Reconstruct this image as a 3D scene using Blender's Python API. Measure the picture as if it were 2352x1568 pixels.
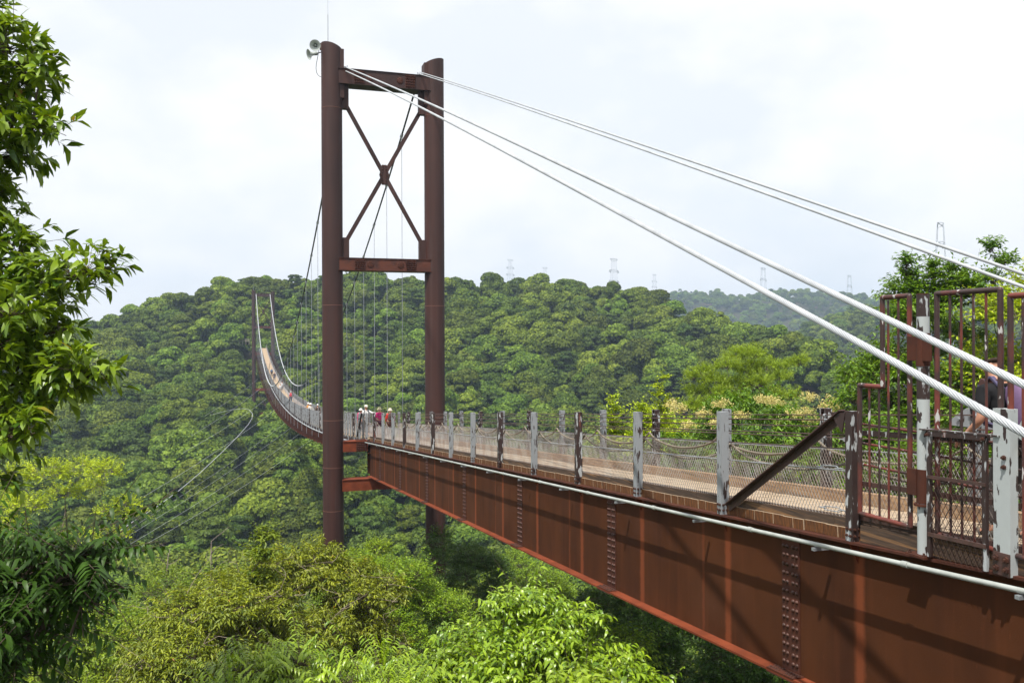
import bpy, math, random
import numpy as np
from mathutils import Vector, Matrix, Euler

S = bpy.context.scene
for o in list(bpy.data.objects): bpy.data.objects.remove(o)
COL = S.collection
rnd = random.Random(7)

# ------------------------------------------------------------------ camera
F = 1987.0                       # focal length in units of a 2352 px wide frame
TH = math.atan(632.0 / F)        # the view is turned this much to the right of the bridge axis (+Y)
ROLL = 0.004
CT, ST = math.cos(TH), math.sin(TH)
HAZE = .00033
cam = bpy.data.cameras.new('camera'); co = bpy.data.objects.new('camera', cam); COL.objects.link(co)
cam.sensor_width = 36.0; cam.lens = 36.0 * F / 2352.0
cam.clip_start = 0.05; cam.clip_end = 9000
co.rotation_mode = 'QUATERNION'
co.rotation_quaternion = (Euler((math.pi / 2, 0, -TH)).to_quaternion() @ Euler((0, 0, -ROLL)).to_quaternion())
S.camera = co

# ------------------------------------------------------------------ sun and sky
SUN = Vector((-0.36, -0.36, 1.0)).normalized()
sun = bpy.data.lights.new('sun', 'SUN'); so = bpy.data.objects.new('sun', sun); COL.objects.link(so)
sun.energy = 5.0; sun.angle = math.radians(0.6); sun.color = (1.0, 0.955, 0.88)
so.rotation_euler = SUN.to_track_quat('Z', 'Y').to_euler(); so.location = (0, 0, 60)
W = bpy.data.worlds.new('World'); S.world = W; W.use_nodes = True
nt = W.node_tree; N = nt.nodes; L = nt.links
N.clear()
out = N.new('ShaderNodeOutputWorld'); bg = N.new('ShaderNodeBackground'); bg.inputs[1].default_value = 0.1
sky = N.new('ShaderNodeTexSky'); sky.sky_type = 'NISHITA'; sky.sun_disc = False
sky.sun_elevation = math.asin(SUN.z); sky.sun_rotation = math.atan2(SUN.x, SUN.y)
sky.air_density = 1.0; sky.dust_density = 2.0
tc = N.new('ShaderNodeTexCoord')
mp = N.new('ShaderNodeMapping'); mp.inputs['Scale'].default_value = (1.0, 1.0, 1.9); mp.inputs['Location'].default_value = (0.35, 0.1, 0.2)
L.new(tc.outputs['Generated'], mp.inputs[0])
n1 = N.new('ShaderNodeTexNoise'); n1.inputs['Scale'].default_value = 3.2; n1.inputs['Detail'].default_value = 7; n1.inputs['Roughness'].default_value = 0.52
L.new(mp.outputs[0], n1.inputs[0])
rp = N.new('ShaderNodeValToRGB'); rp.color_ramp.elements[0].position = 0.40; rp.color_ramp.elements[1].position = 0.57
rp.color_ramp.elements[0].color = (.52, .52, .52, 1)
L.new(n1.outputs[0], rp.inputs[0])
n2 = N.new('ShaderNodeTexNoise'); n2.inputs['Scale'].default_value = 6.5; n2.inputs['Detail'].default_value = 5
L.new(mp.outputs[0], n2.inputs[0])
cr = N.new('ShaderNodeValToRGB'); cr.color_ramp.elements[0].position = 0.3; cr.color_ramp.elements[1].position = 0.7
cr.color_ramp.elements[0].color = (9.0, 9.0, 9.05, 1); cr.color_ramp.elements[1].color = (9.3, 9.3, 9.35, 1)
L.new(n2.outputs[0], cr.inputs[0])
bl = N.new('ShaderNodeMix'); bl.data_type = 'RGBA'; bl.inputs[0].default_value = .75
bl.inputs[7].default_value = (7.5, 8.3, 9.2, 1)
L.new(sky.outputs[0], bl.inputs[6])
mx = N.new('ShaderNodeMix'); mx.data_type = 'RGBA'
L.new(rp.outputs[0], mx.inputs[0]); L.new(bl.outputs[2], mx.inputs[6]); L.new(cr.outputs[0], mx.inputs[7])
L.new(mx.outputs[2], bg.inputs[0]); L.new(bg.outputs[0], out.inputs[0])
S.view_settings.view_transform = 'Standard'; S.view_settings.look = 'None'
S.view_settings.gamma = 1; S.view_settings.use_curve_mapping = False; S.view_settings.exposure = 0.28
S.render.engine = 'CYCLES'
S.cycles.max_bounces = 6; S.cycles.diffuse_bounces = 3; S.cycles.transmission_bounces = 3; S.cycles.transparent_max_bounces = 4
S.cycles.volume_bounces = 0; S.cycles.use_denoising = True

# ------------------------------------------------------------------ helpers
def ray(x, y):
    dx, dy = (x - 1176) , (784 - y)
    c, s = math.cos(ROLL), math.sin(ROLL)
    dx, dy = dx * c + dy * s, dy * c - dx * s
    dx /= F; dy /= F
    return Vector((ST + CT * dx, CT - ST * dx, dy))
def at(x, y, d): return ray(x, y) * d                     # the place seen at this spot, d metres ahead
def on_x(x, y, X): r = ray(x, y); return r * (X / r.x)    # the place seen at this spot on the plane x = X

ORG = {}
def reg(o, parent, org=None):
    COL.objects.link(o)
    if parent is not None:
        o.parent = parent; ORG[o.name] = ORG[parent.name]
    else:
        ORG[o.name] = Vector(org) if org is not None else Vector((0, 0, 0))
    return o
def tag(o, label=None, cat=None, group=None, kind=None):
    if label: o['label'] = label
    if cat: o['category'] = cat
    if group: o['group'] = group
    if kind: o['kind'] = kind
    return o
def thing(name, loc, label, cat, group=None, rz=0):
    o = bpy.data.objects.new(name, None); o.empty_display_size = .2
    reg(o, None, loc); o.location = loc; o.rotation_euler = (0, 0, rz)
    return tag(o, label, cat, group)

class MB:
    def __init__(s): s.v = []; s.f = []; s.mi = []; s.m = 0
    def add(s, vs, fs):
        b = len(s.v); s.v += [tuple(v) for v in vs]; s.f += [tuple(i + b for i in f) for f in fs]; s.mi += [s.m] * len(fs); return s
    def box(s, lo, hi, M=None):
        x0, y0, z0 = lo; x1, y1, z1 = hi
        vs = [Vector(p) for p in ((x0,y0,z0),(x1,y0,z0),(x1,y1,z0),(x0,y1,z0),(x0,y0,z1),(x1,y0,z1),(x1,y1,z1),(x0,y1,z1))]
        if M is not None: vs = [M @ v for v in vs]
        return s.add(vs, [(0,3,2,1),(4,5,6,7),(0,1,5,4),(1,2,6,5),(2,3,7,6),(3,0,4,7)])
    def beam(s, a, b, w, h, up=(0,0,1)):
        a = Vector(a); b = Vector(b); d = b - a; l = d.length; d.normalize(); u = Vector(up)
        r = d.cross(u)
        if r.length < 1e-4: r = d.cross(Vector((1,0,0)))
        r.normalize(); u = r.cross(d)
        M = Matrix((r, d, u)).transposed().to_4x4(); M.translation = a
        return s.box((-w/2, 0, -h/2), (w/2, l, h/2), M)
    def tube(s, pts, r, n=8, cap=True, r2=None, rad=None, lobes=0, amp=0, pitch=.3):
        pts = [Vector(p) for p in pts]; k = len(pts); vs = []; prev = None; dist = 0
        for i, p in enumerate(pts):
            t = (pts[min(i+1, k-1)] - pts[max(i-1, 0)]).normalized()
            if i and (p - pts[i-1]).length < .1: dist += (p - pts[i-1]).length
            if prev is None:
                a = t.cross(Vector((0,0,1)))
                if a.length < .05: a = t.cross(Vector((1,0,0)))
            else: a = prev - t * prev.dot(t)
            a.normalize(); prev = a; b = t.cross(a)
            rr = rad[i] if rad else (r if r2 is None else r + (r2 - r) * i / (k - 1))
            for j in range(n):
                an = 2 * math.pi * j / n; q = rr
                if lobes:
                    an2 = an + 2 * math.pi * dist / pitch
                    q = rr * (1 - (amp if p.y < 11 else 0) * abs(math.sin(lobes * an / 2.0)))
                    an = an2
                vs.append(p + a * math.cos(an) * q + b * math.sin(an) * q)
        fs = []
        for i in range(k-1):
            for j in range(n):
                j2 = (j+1) % n
                fs.append((i*n+j, i*n+j2, (i+1)*n+j2, (i+1)*n+j))
        if cap: fs.append(tuple(range(n-1, -1, -1))); fs.append(tuple((k-1)*n + j for j in range(n)))
        return s.add(vs, fs)
    def lathe(s, prof, M=None, n=16):
        vs = []; k = len(prof)
        for r, z in prof:
            for j in range(n):
                a = 2*math.pi*j/n; vs.append(Vector((r*math.cos(a), r*math.sin(a), z)))
        if M is not None: vs = [M @ v for v in vs]
        return s.add(vs, [(i*n+j, i*n+(j+1)%n, (i+1)*n+(j+1)%n, (i+1)*n+j) for i in range(k-1) for j in range(n)])
    def mesh(s, name, mats, org=(0,0,0), smooth=False):
        me = bpy.data.meshes.new(name); o = Vector(org)
        me.from_pydata([(v[0]-o.x, v[1]-o.y, v[2]-o.z) for v in s.v], [], s.f)
        for m in (mats if isinstance(mats, (list, tuple)) else [mats]): me.materials.append(m)
        if isinstance(mats, (list, tuple)) and len(mats) > 1: me.polygons.foreach_set('material_index', s.mi)
        if smooth:
            me.polygons.foreach_set('use_smooth', [True]*len(s.f))
            me.set_sharp_from_angle(angle=math.radians(40)) if hasattr(me, 'set_sharp_from_angle') else None
        me.update(); return me
def obj(name, mb, mat, parent=None, label=None, kind=None, smooth=False, org=None):
    """One mesh object, shapes given in world coordinates."""
    oo = ORG[parent.name] if parent is not None else Vector(org or (0,0,0))
    o = bpy.data.objects.new(name, mb.mesh(name, mat, oo, smooth)); reg(o, parent, oo)
    if parent is None: o.location = oo
    return tag(o, label, kind=kind)
def inst(name, me, loc, parent, rot=None, scale=None):
    """One more object on a shared mesh, at a place given in world coordinates."""
    o = bpy.data.objects.new(name, me); reg(o, parent)
    o.location = Vector(loc) - (ORG[parent.name] if parent is not None else Vector((0,0,0)))
    if rot is not None: o.rotation_euler = rot
    if scale is not None: o.scale = scale
    return o

# ------------------------------------------------------------------ materials
def mat(name, col, rough=.6, metal=0, spec=.5, col2=None, scale=6, lo=.35, hi=.65, detail=6, bump=0, stretch=(1,1,1), bscale=None, extra=None, rand=True, coord='Object'):
    m = bpy.data.materials.new(name); m.use_nodes = True; nt = m.node_tree; N = nt.nodes; L = nt.links
    p = N['Principled BSDF']; p.inputs['Roughness'].default_value = rough; p.inputs['Metallic'].default_value = metal
    p.inputs['Specular IOR Level'].default_value = spec; p.inputs['Base Color'].default_value = (*col, 1)
    tc = N.new('ShaderNodeTexCoord'); mp = N.new('ShaderNodeMapping'); mp.inputs['Scale'].default_value = stretch
    L.new(tc.outputs[coord], mp.inputs[0])
    if rand:
        oi = N.new('ShaderNodeObjectInfo'); mu = N.new('ShaderNodeVectorMath'); mu.operation = 'MULTIPLY'
        mu.inputs[1].default_value = (37, 91, 53); L.new(oi.outputs['Random'], mu.inputs[0]); L.new(mu.outputs[0], mp.inputs['Location'])
    last = None
    if col2 is not None:
        no = N.new('ShaderNodeTexNoise'); no.inputs['Scale'].default_value = scale; no.inputs['Detail'].default_value = detail
        L.new(mp.outputs[0], no.inputs[0])
        ra = N.new('ShaderNodeValToRGB'); ra.color_ramp.elements[0].position = lo; ra.color_ramp.elements[1].position = hi
        ra.color_ramp.elements[0].color = (*col, 1); ra.color_ramp.elements[1].color = (*col2, 1)
        L.new(no.outputs[0], ra.inputs[0]); last = ra.outputs[0]
        L.new(last, p.inputs['Base Color'])
    if bump:
        nb = N.new('ShaderNodeTexNoise'); nb.inputs['Scale'].default_value = bscale or scale * 3; nb.inputs['Detail'].default_value = 5
        L.new(mp.outputs[0], nb.inputs[0]); bu = N.new('ShaderNodeBump'); bu.inputs['Strength'].default_value = bump; bu.inputs['Distance'].default_value = .01
        L.new(nb.outputs[0], bu.inputs['Height']); L.new(bu.outputs[0], p.inputs['Normal'])
    if extra: extra(m, nt, p, mp, last)
    return m
def layer(col, scale, lo, hi, stretch=(1,1,1), detail=5, amount=1.0, off=3.3):
    def fn(m, nt, p, mp, last):
        N = nt.nodes; L = nt.links
        m2 = N.new('ShaderNodeMapping'); m2.inputs['Scale'].default_value = stretch; m2.inputs['Location'].default_value = (off, off*2, off)
        L.new(mp.outputs[0], m2.inputs[0])
        no = N.new('ShaderNodeTexNoise'); no.inputs['Scale'].default_value = scale; no.inputs['Detail'].default_value = detail
        L.new(m2.outputs[0], no.inputs[0])
        r = N.new('ShaderNodeMapRange'); r.inputs[1].default_value = lo; r.inputs[2].default_value = hi; r.inputs[4].default_value = amount
        L.new(no.outputs[0], r.inputs[0])
        mx = N.new('ShaderNodeMix'); mx.data_type = 'RGBA'; L.new(r.outputs[0], mx.inputs[0])
        cur = p.inputs['Base Color'].links[0].from_socket if p.inputs['Base Color'].links else None
        if cur: L.new(cur, mx.inputs[6])
        else: mx.inputs[6].default_value = p.inputs['Base Color'].default_value
        mx.inputs[7].default_value = (*col, 1); L.new(mx.outputs[2], p.inputs['Base Color'])
    return fn
def multi(*fs):
    def fn(*a):
        for f in fs: f(*a)
    return fn
def bands(period, first, width, col, amount):
    """Rain streaks of lighter rust under every post (positions along the bridge)."""
    def fn(m, nt, p, mp, last):
        N = nt.nodes; L = nt.links
        tc = N.new('ShaderNodeTexCoord'); sp = N.new('ShaderNodeSeparateXYZ'); L.new(tc.outputs['Object'], sp.inputs[0])
        no = N.new('ShaderNodeTexNoise'); no.inputs['Scale'].default_value = 9; L.new(tc.outputs['Object'], no.inputs[0])
        wob = N.new('ShaderNodeMath'); wob.operation = 'MULTIPLY_ADD'; wob.inputs[1].default_value = .05; L.new(no.outputs[0], wob.inputs[0]); L.new(sp.outputs[1], wob.inputs[2])
        a = N.new('ShaderNodeMath'); a.operation = 'SUBTRACT'; a.inputs[1].default_value = first - period/2; L.new(wob.outputs[0], a.inputs[0])
        b = N.new('ShaderNodeMath'); b.operation = 'MODULO'; b.inputs[1].default_value = period; L.new(a.outputs[0], b.inputs[0])
        c = N.new('ShaderNodeMath'); c.operation = 'SUBTRACT'; c.inputs[1].default_value = period/2; L.new(b.outputs[0], c.inputs[0])
        d = N.new('ShaderNodeMath'); d.operation = 'ABSOLUTE'; L.new(c.outputs[0], d.inputs[0])
        r = N.new('ShaderNodeMapRange'); r.inputs[1].default_value = width; r.inputs[2].default_value = width*.35; r.inputs[3].default_value = 0; r.inputs[4].default_value = amount
        L.new(d.outputs[0], r.inputs[0])
        mx = N.new('ShaderNodeMix'); mx.data_type = 'RGBA'; L.new(r.outputs[0], mx.inputs[0])
        L.new(p.inputs['Base Color'].links[0].from_socket, mx.inputs[6]); mx.inputs[7].default_value = (*col, 1)
        L.new(mx.outputs[2], p.inputs['Base Color'])
    return fn

POST_P, POST_0 = 2.577, 7.621
M = {}
M['rust'] = mat('rust_web', (.058,.0205,.0080), .85, 0, .10, (.082,.028,.0105), 1.1, .3, .7, bump=.12, bscale=60, rand=False,
    extra=multi(layer((.028,.011,.007), 1.9, .46, .72, (1,1,.22), amount=.5), layer((.13,.040,.016), 7.0, .56, .80, (1,1,.06), amount=.35, off=5.7), layer((.09,.035,.018), .7, .5, .7, (1,1,1), amount=.5, off=9.2), layer((.20,.055,.022), 26, .66, .74, (1,1,.3), amount=.25), bands(POST_P, POST_0, .10, (.20,.055,.022), .8), bands(POST_P*2, POST_0+POST_P*1.25, .05, (.15,.043,.018), .6)))
M['flange'] = mat('rust_flange', (.14,.034,.014), .8, 0, .15, (.21,.05,.02), 3, bump=.1, bscale=60, rand=False, extra=layer((.12,.035,.02), 8, .58, .75))
M['plate'] = mat('rust_plate', (.055,.019,.012), .75, 0, .25, (.085,.026,.014), 5, bump=.1, bscale=50)
M['tower'] = mat('tower_steel', (.036,.0165,.014), .6, 0, .32, (.054,.023,.0185), 1.3, bump=.08, bscale=30, stretch=(1,1,.25), rand=False,
    extra=multi(layer((.10,.030,.017), 1.4, .52, .76, (1,1,.12), amount=.45), layer((.075,.045,.042), 3.5, .56, .75, (1,1,.10), amount=.5, off=8.1), layer((.028,.013,.012), 2.0, .52, .75, (1,1,.12), amount=.6)))
M['tower_beam'] = mat('tower_beam_steel', (.075,.024,.015), .65, 0, .3, (.11,.033,.018), 1.6, bump=.08, bscale=30, rand=False, extra=layer((.045,.019,.015), 2.2, .45, .7))
M['weld'] = mat('weld_seam', (.14,.055,.035), .6)
M['brown'] = mat('brown_paint', (.05,.028,.024), .5, 0, .5, (.085,.042,.034), 9, bump=.15, bscale=40)
M['peel'] = mat('peeling_grey_paint', (.26,.275,.29), .55, 0, .35, (.042,.026,.023), 15, .575, .61, 14, bump=.35, bscale=20, stretch=(1.3,1.3,.33),
    extra=layer((.22,.23,.24), 12, .55, .75, (1,1,.3), amount=.5))
M['peel_brown'] = mat('peeling_brown_paint', (.038,.023,.021), .5, 0, .4, (.40,.42,.43), 15, .565, .60, 14, bump=.35, bscale=20, stretch=(1.3,1.3,.35),
    extra=layer((.16,.045,.03), 6, .63, .68, (1,1,.5), amount=.7))
M['peel_red'] = mat('faded_red_paint', (.045,.026,.024), .5, 0, .4, (.15,.036,.025), 3.2, .47, .62, 8, bump=.3, bscale=16, stretch=(1.2,1.2,.7),
    extra=layer((.45,.44,.43), 15, .64, .66, (1,1,.5)))
M['peel_white'] = mat('worn_white_paint', (.40,.43,.43), .5, 0, .4, (.04,.026,.024), 11, .60, .615, 12, bump=.3, bscale=18, stretch=(1.4,1.4,.45))
M['pipe'] = mat('grey_pipe', (.40,.42,.40), .5, 0, .5, (.30,.32,.30), 4, bump=.02, extra=layer((.24,.22,.18), 9, .62, .8, (1,.3,1), amount=.6))
M['galv'] = mat('galvanised_steel', (.42,.44,.47), .42, .5, .5, (.30,.32,.34), 20)
M['cable'] = mat('white_cable', (.47,.49,.51), .5, .15, .5, (.36,.38,.40), 3)
M['cable_dark'] = mat('black_cable', (.02,.022,.024), .45, .2, .5)
M['wire'] = mat('brown_wire', (.10,.055,.042), .5, .2, .5, (.06,.035,.03), 8)
M['net'] = mat('net_wire', (.52,.50,.48), .5, .4, .5, (.40,.33,.30), 3, .4, .6, rand=False)
M['rope'] = mat('rope_fibre', (.27,.235,.19), .9, 0, .1, (.16,.135,.105), 40, bump=.8, bscale=80)
M['wood'] = mat('deck_wood', (.44,.34,.235), .8, 0, .2, (.33,.25,.17), 5, stretch=(.5,9,9), bump=.2, bscale=30, extra=layer((.30,.24,.19), 2.5, .48, .66, amount=.8))
M['wood_worn'] = mat('deck_wood_far', (.40,.30,.20), .85, 0, .2, (.33,.25,.17), 2, rand=False)
M['wood_end'] = mat('plank_end_wood', (.17,.070,.024), .8, 0, .2, (.065,.030,.015), 14, stretch=(1,5,.6), bump=.3, bscale=40)
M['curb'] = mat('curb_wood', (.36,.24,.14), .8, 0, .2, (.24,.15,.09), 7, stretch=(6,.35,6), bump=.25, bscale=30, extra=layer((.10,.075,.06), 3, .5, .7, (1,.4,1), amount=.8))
M['curb_dark'] = mat('dark_curb_wood', (.10,.065,.045), .85, 0, .2, (.05,.036,.028), 9, stretch=(6,.35,6), bump=.35, bscale=30, extra=layer((.30,.16,.07), 5, .56, .7, (1,.4,1), amount=.7))  # dark brown wood with lighter orange patches
M['bark'] = mat('bark', (.12,.09,.065), .9, 0, .15, (.06,.045,.035), 12, stretch=(1,1,.3), bump=.4)
M['bark_pale'] = mat('pale_bark', (.30,.25,.19), .9, 0, .15, (.19,.15,.11), 12, stretch=(1,1,.3), bump=.3)
M['snag'] = mat('dead_wood', (.26,.22,.18), .9, 0, .1, (.18,.15,.12), 5)
M['soil'] = mat('forest_floor', (.045,.035,.02), .95, 0, .1, (.04,.055,.018), .22, .4, .6, bump=.5, bscale=2, rand=False, extra=layer((.13,.085,.06), .05, .58, .68))
M['horn'] = mat('speaker_shell', (.50,.54,.50), .35, 0, .5, (.46,.5,.46), 4)
M['concrete'] = mat('concrete', (.36,.32,.28), .9, 0, .2, (.25,.21,.18), 2, bump=.3)
M['pylon'] = mat('pylon_steel', (.40,.43,.45), .5, .3, .5)
M['skin'] = mat('skin', (.50,.26,.17), .55, 0, .4, (.46,.22,.14), 20)
M['bolt'] = mat('bolt_steel', (.085,.034,.022), .5, .2, .5, (.05,.022,.016), 20)
M['teal'] = mat('teal_net', (.12,.30,.27), .7)
def cloth(name, c): return mat(name, c, .85, 0, .15, tuple(x*.8 for x in c), 9, bump=.3, bscale=25)

def leafmat(name, c1, c2, c3=None, trans=.27, gloss=.35, rough=.45, obj_var=.25, tcol=(1.25,1.15,.45)):
    m = bpy.data.materials.new(name); m.use_nodes = True; nt = m.node_tree; N = nt.nodes; L = nt.links
    p = N['Principled BSDF']; o = N['Material Output']; p.inputs['Roughness'].default_value = rough; p.inputs['Specular IOR Level'].default_value = gloss
    a = N.new('ShaderNodeAttribute'); a.attribute_name = 'tint'
    r = N.new('ShaderNodeValToRGB'); e = r.color_ramp.elements; e[0].color = (*c1,1); e[1].color = (*c2,1); e[0].position = .05; e[1].position = .9
    if c3: x = r.color_ramp.elements.new(.955); x.color = (*c3,1)
    L.new(a.outputs['Fac'], r.inputs[0])
    oi = N.new('ShaderNodeObjectInfo'); hs = N.new('ShaderNodeHueSaturation')
    mr = N.new('ShaderNodeMapRange'); mr.inputs[3].default_value = 1 - obj_var; mr.inputs[4].default_value = 1 + obj_var*1.35
    L.new(oi.outputs['Random'], mr.inputs[0]); L.new(mr.outputs[0], hs.inputs['Value'])
    m7 = N.new('ShaderNodeMath'); m7.operation = 'MULTIPLY'; m7.inputs[1].default_value = 7.31; L.new(oi.outputs['Random'], m7.inputs[0])
    fr = N.new('ShaderNodeMath'); fr.operation = 'FRACT'; L.new(m7.outputs[0], fr.inputs[0])
    mh = N.new('ShaderNodeMapRange'); mh.inputs[3].default_value = .5 - obj_var*.065; mh.inputs[4].default_value = .5 + obj_var*.025
    L.new(fr.outputs[0], mh.inputs[0]); L.new(mh.outputs[0], hs.inputs['Hue'])
    L.new(r.outputs[0], hs.inputs['Color']); L.new(hs.outputs[0], p.inputs['Base Color'])
    t = N.new('ShaderNodeBsdfTranslucent'); vm = N.new('ShaderNodeVectorMath'); vm.operation = 'MULTIPLY'; vm.inputs[1].default_value = tcol
    L.new(hs.outputs[0], vm.inputs[0]); L.new(vm.outputs[0], t.inputs[0])
    mx = N.new('ShaderNodeMixShader'); mx.inputs[0].default_value = trans
    L.new(p.outputs[0], mx.inputs[1]); L.new(t.outputs[0], mx.inputs[2]); L.new(mx.outputs[0], o.inputs[0])
    return m
LM = {}
LM['forest'] = leafmat('forest_leaves', (0.034, 0.074, 0.008), (0.148, 0.218, 0.018), trans=.2, gloss=.2, rough=.6, obj_var=.38)
LM['forest_dark'] = leafmat('dark_forest_leaves', (0.024, 0.052, 0.009), (0.08, 0.13, 0.018), trans=.15, gloss=.2, rough=.6, obj_var=.3)
LM['forest_olive'] = leafmat('olive_forest_leaves', (0.055, 0.066, 0.014), (0.135, 0.155, 0.026), trans=.15, gloss=.2, rough=.6, obj_var=.3)
LM['oak'] = leafmat('large_oak_leaves', (0.045, 0.11, 0.008), (0.25, 0.37, 0.016), (0.4, 0.18, 0.06), trans=.30, gloss=.5, rough=.38, obj_var=.1)
LM['dark_frond'] = leafmat('dark_frond_leaflets', (0.018, 0.045, 0.005), (0.05, 0.115, 0.01), trans=.3, gloss=.3, obj_var=.05)  # leaf colour darkened to stand for the shade under the left tree
LM['yellow'] = leafmat('yellow_green_leaves', (0.16, 0.26, 0.008), (0.52, 0.64, 0.015), (0.6, 0.4, 0.04), trans=.30, gloss=.4, obj_var=.08)
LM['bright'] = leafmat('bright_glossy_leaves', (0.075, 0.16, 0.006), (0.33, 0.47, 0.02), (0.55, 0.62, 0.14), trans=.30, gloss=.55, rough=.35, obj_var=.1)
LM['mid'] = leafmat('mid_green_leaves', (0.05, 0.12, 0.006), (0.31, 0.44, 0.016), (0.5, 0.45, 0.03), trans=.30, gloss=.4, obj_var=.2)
LM['reddish'] = leafmat('reddish_tipped_leaves', (0.055, 0.095, 0.01), (0.35, 0.4, 0.022), (0.66, 0.26, 0.09), trans=.30, gloss=.4, obj_var=.1)
LM['shade'] = leafmat('shade_toned_leaves', (0.025, 0.075, 0.007), (0.085, 0.17, 0.012), trans=.27, gloss=.4, obj_var=.15)  # darker leaf copy: shade of the bridge put into the colour
LM['pine'] = leafmat('pine_needles', (0.17, 0.26, 0.02), (0.44, 0.6, 0.06), trans=.25, gloss=.3, obj_var=.1)
LM['flower'] = leafmat('cream_panicles', (0.62, 0.52, 0.17), (0.8, 0.72, 0.33), trans=.3, gloss=.1, obj_var=.05, tcol=(1,1,.8))
LM['right'] = leafmat('light_green_leaves', (0.03, 0.1, 0.007), (0.21, 0.36, 0.016), trans=.30, gloss=.45, obj_var=.1)

# ------------------------------------------------------------------ the ground
RX  = np.array([-900,-400,   0, 200, 380, 560, 720,1000,1100,1400,1550,1700,1850,1960,2100,2400,3200], float)
RY  = np.array([ 700, 705, 722, 716, 684, 640, 622, 640, 636, 652, 690, 718, 783, 865, 925, 960, 960], float)
RR  = np.array([ 330, 330, 330, 325, 318, 310, 310, 305, 302, 298, 280, 262, 225, 195, 175, 165, 165], float)
R2Y = np.array([ 800, 800, 800, 800, 800, 800, 800, 800, 800, 800, 810, 805, 745, 712, 696, 692, 700], float)
R3Y = np.array([ 790, 790, 790, 790, 790, 780, 760, 730, 700, 678, 670, 678, 670, 680, 690, 705, 705], float)
CAN = 9.0
def gz_np(X, Y):
    X = np.asarray(X, float); Y = np.asarray(Y, float)
    dep = X*ST + Y*CT; lat = X*CT - Y*ST; r = np.hypot(X, Y) + 1e-6
    al = np.clip(np.arctan2(lat, dep), -.85, .80); px = 1176 + F*np.tan(al); ca = np.cos(al)
    rr = np.interp(px, RX, RR); zr = (784 - np.interp(px, RX, RY))/F*rr*ca
    z2 = (784 - np.interp(px, RX, R2Y))/F*620*ca; z3 = (784 - np.interp(px, RX, R3Y))/F*1250*ca
    s = np.clip((r-120)/(rr-120), 0, 1); v = -30 + (zr+30)*s**1.55
    b1 = np.clip((r-rr)/140, 0, 1); b1 = b1*b1*(3-2*b1); v = v*(1-b1) + (-45)*b1
    b2 = np.clip((r-430)/190, 0, 1); b2 = b2*b2*(3-2*b2); v = np.where(r > 430, v*(1-b2) + (z2)*b2, v)
    b3 = np.clip((r-640)/160, 0, 1); b3 = b3*b3*(3-2*b3); v = np.where(r > 640, v*(1-b3) + (-30)*b3, v)
    b4 = np.clip((r-860)/390, 0, 1); b4 = b4*b4*(3-2*b4); v = np.where(r > 860, v*(1-b4) + z3*b4, v)
    b5 = np.clip((r-1270)/400, 0, 1); v = v*(1-b5) + (-60)*b5
    wob = 1.6*np.sin(X*.045+1)*np.cos(Y*.037) + 1.0*np.sin(X*.11+Y*.07) + .6*np.sin(Y*.19-X*.13)
    dip = np.clip((r-150)/45, 0, 1)*np.clip((292-r)/30, 0, 1); v = v - 12*np.exp(-((px-588)/62)**2)*dip*dip*(3-2*dip)
    v = v - CAN + wob*np.clip((r-60)/60, 0, 1)*1.3
    yy = np.clip(dep, 0, 60)
    near = np.where(yy < 4, -1.75 - 2.9*(yy/4)**1.3, -4.65 - .43*(yy-4)) + np.clip((X-9)*.22, -.6, 2.4)*np.clip(yy/10, 0, 1)
    near = np.where(dep < 0, -1.75 + np.clip(-dep*.05, 0, 3), near)
    b = np.clip((r-32)/45, 0, 1); b = b*b*(3-2*b)
    g = near*(1-b) + v*b
    return np.where(dep < -20, near, g)
def gz(x, y): return float(gz_np(x, y))
na = 200; rs = np.concatenate([[0], np.geomspace(1.5, 2400, 190)])
aa = np.linspace(0, 2*math.pi, na, endpoint=False)
gx = (rs[:,None]*np.sin(aa)[None]).ravel(); gy = (rs[:,None]*np.cos(aa)[None]).ravel()
gv = np.stack([gx, gy, gz_np(gx, gy)], 1)
mb = MB(); mb.v = [tuple(v) for v in gv.tolist()]
mb.f = [(i*na+j, (i+1)*na+j, (i+1)*na+(j+1)%na, i*na+(j+1)%na) for i in range(len(rs)-1) for j in range(na)]; mb.mi = [0]*len(mb.f)
o = obj('ground', mb, M['soil'], kind='structure', smooth=True)

# ------------------------------------------------------------------ bridge numbers
XL, XR, XC = 6.20, 7.85, 7.025           # left posts, right posts, middle of the walkway
YT, YF = 43.0, 250.0                      # near and far tower
def top(Y):                               # height of the rail posts' tops; the deck lies 1.25 m lower
    if Y <= YT: return -.078*Y - .154
    t = Y - YT; return -3.508 - .085*t + 4.8e-4*t*t
def slope(Y): return math.atan((top(Y+.5) - top(Y-.5)))
def deck(Y): return top(Y) - 1.25

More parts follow.
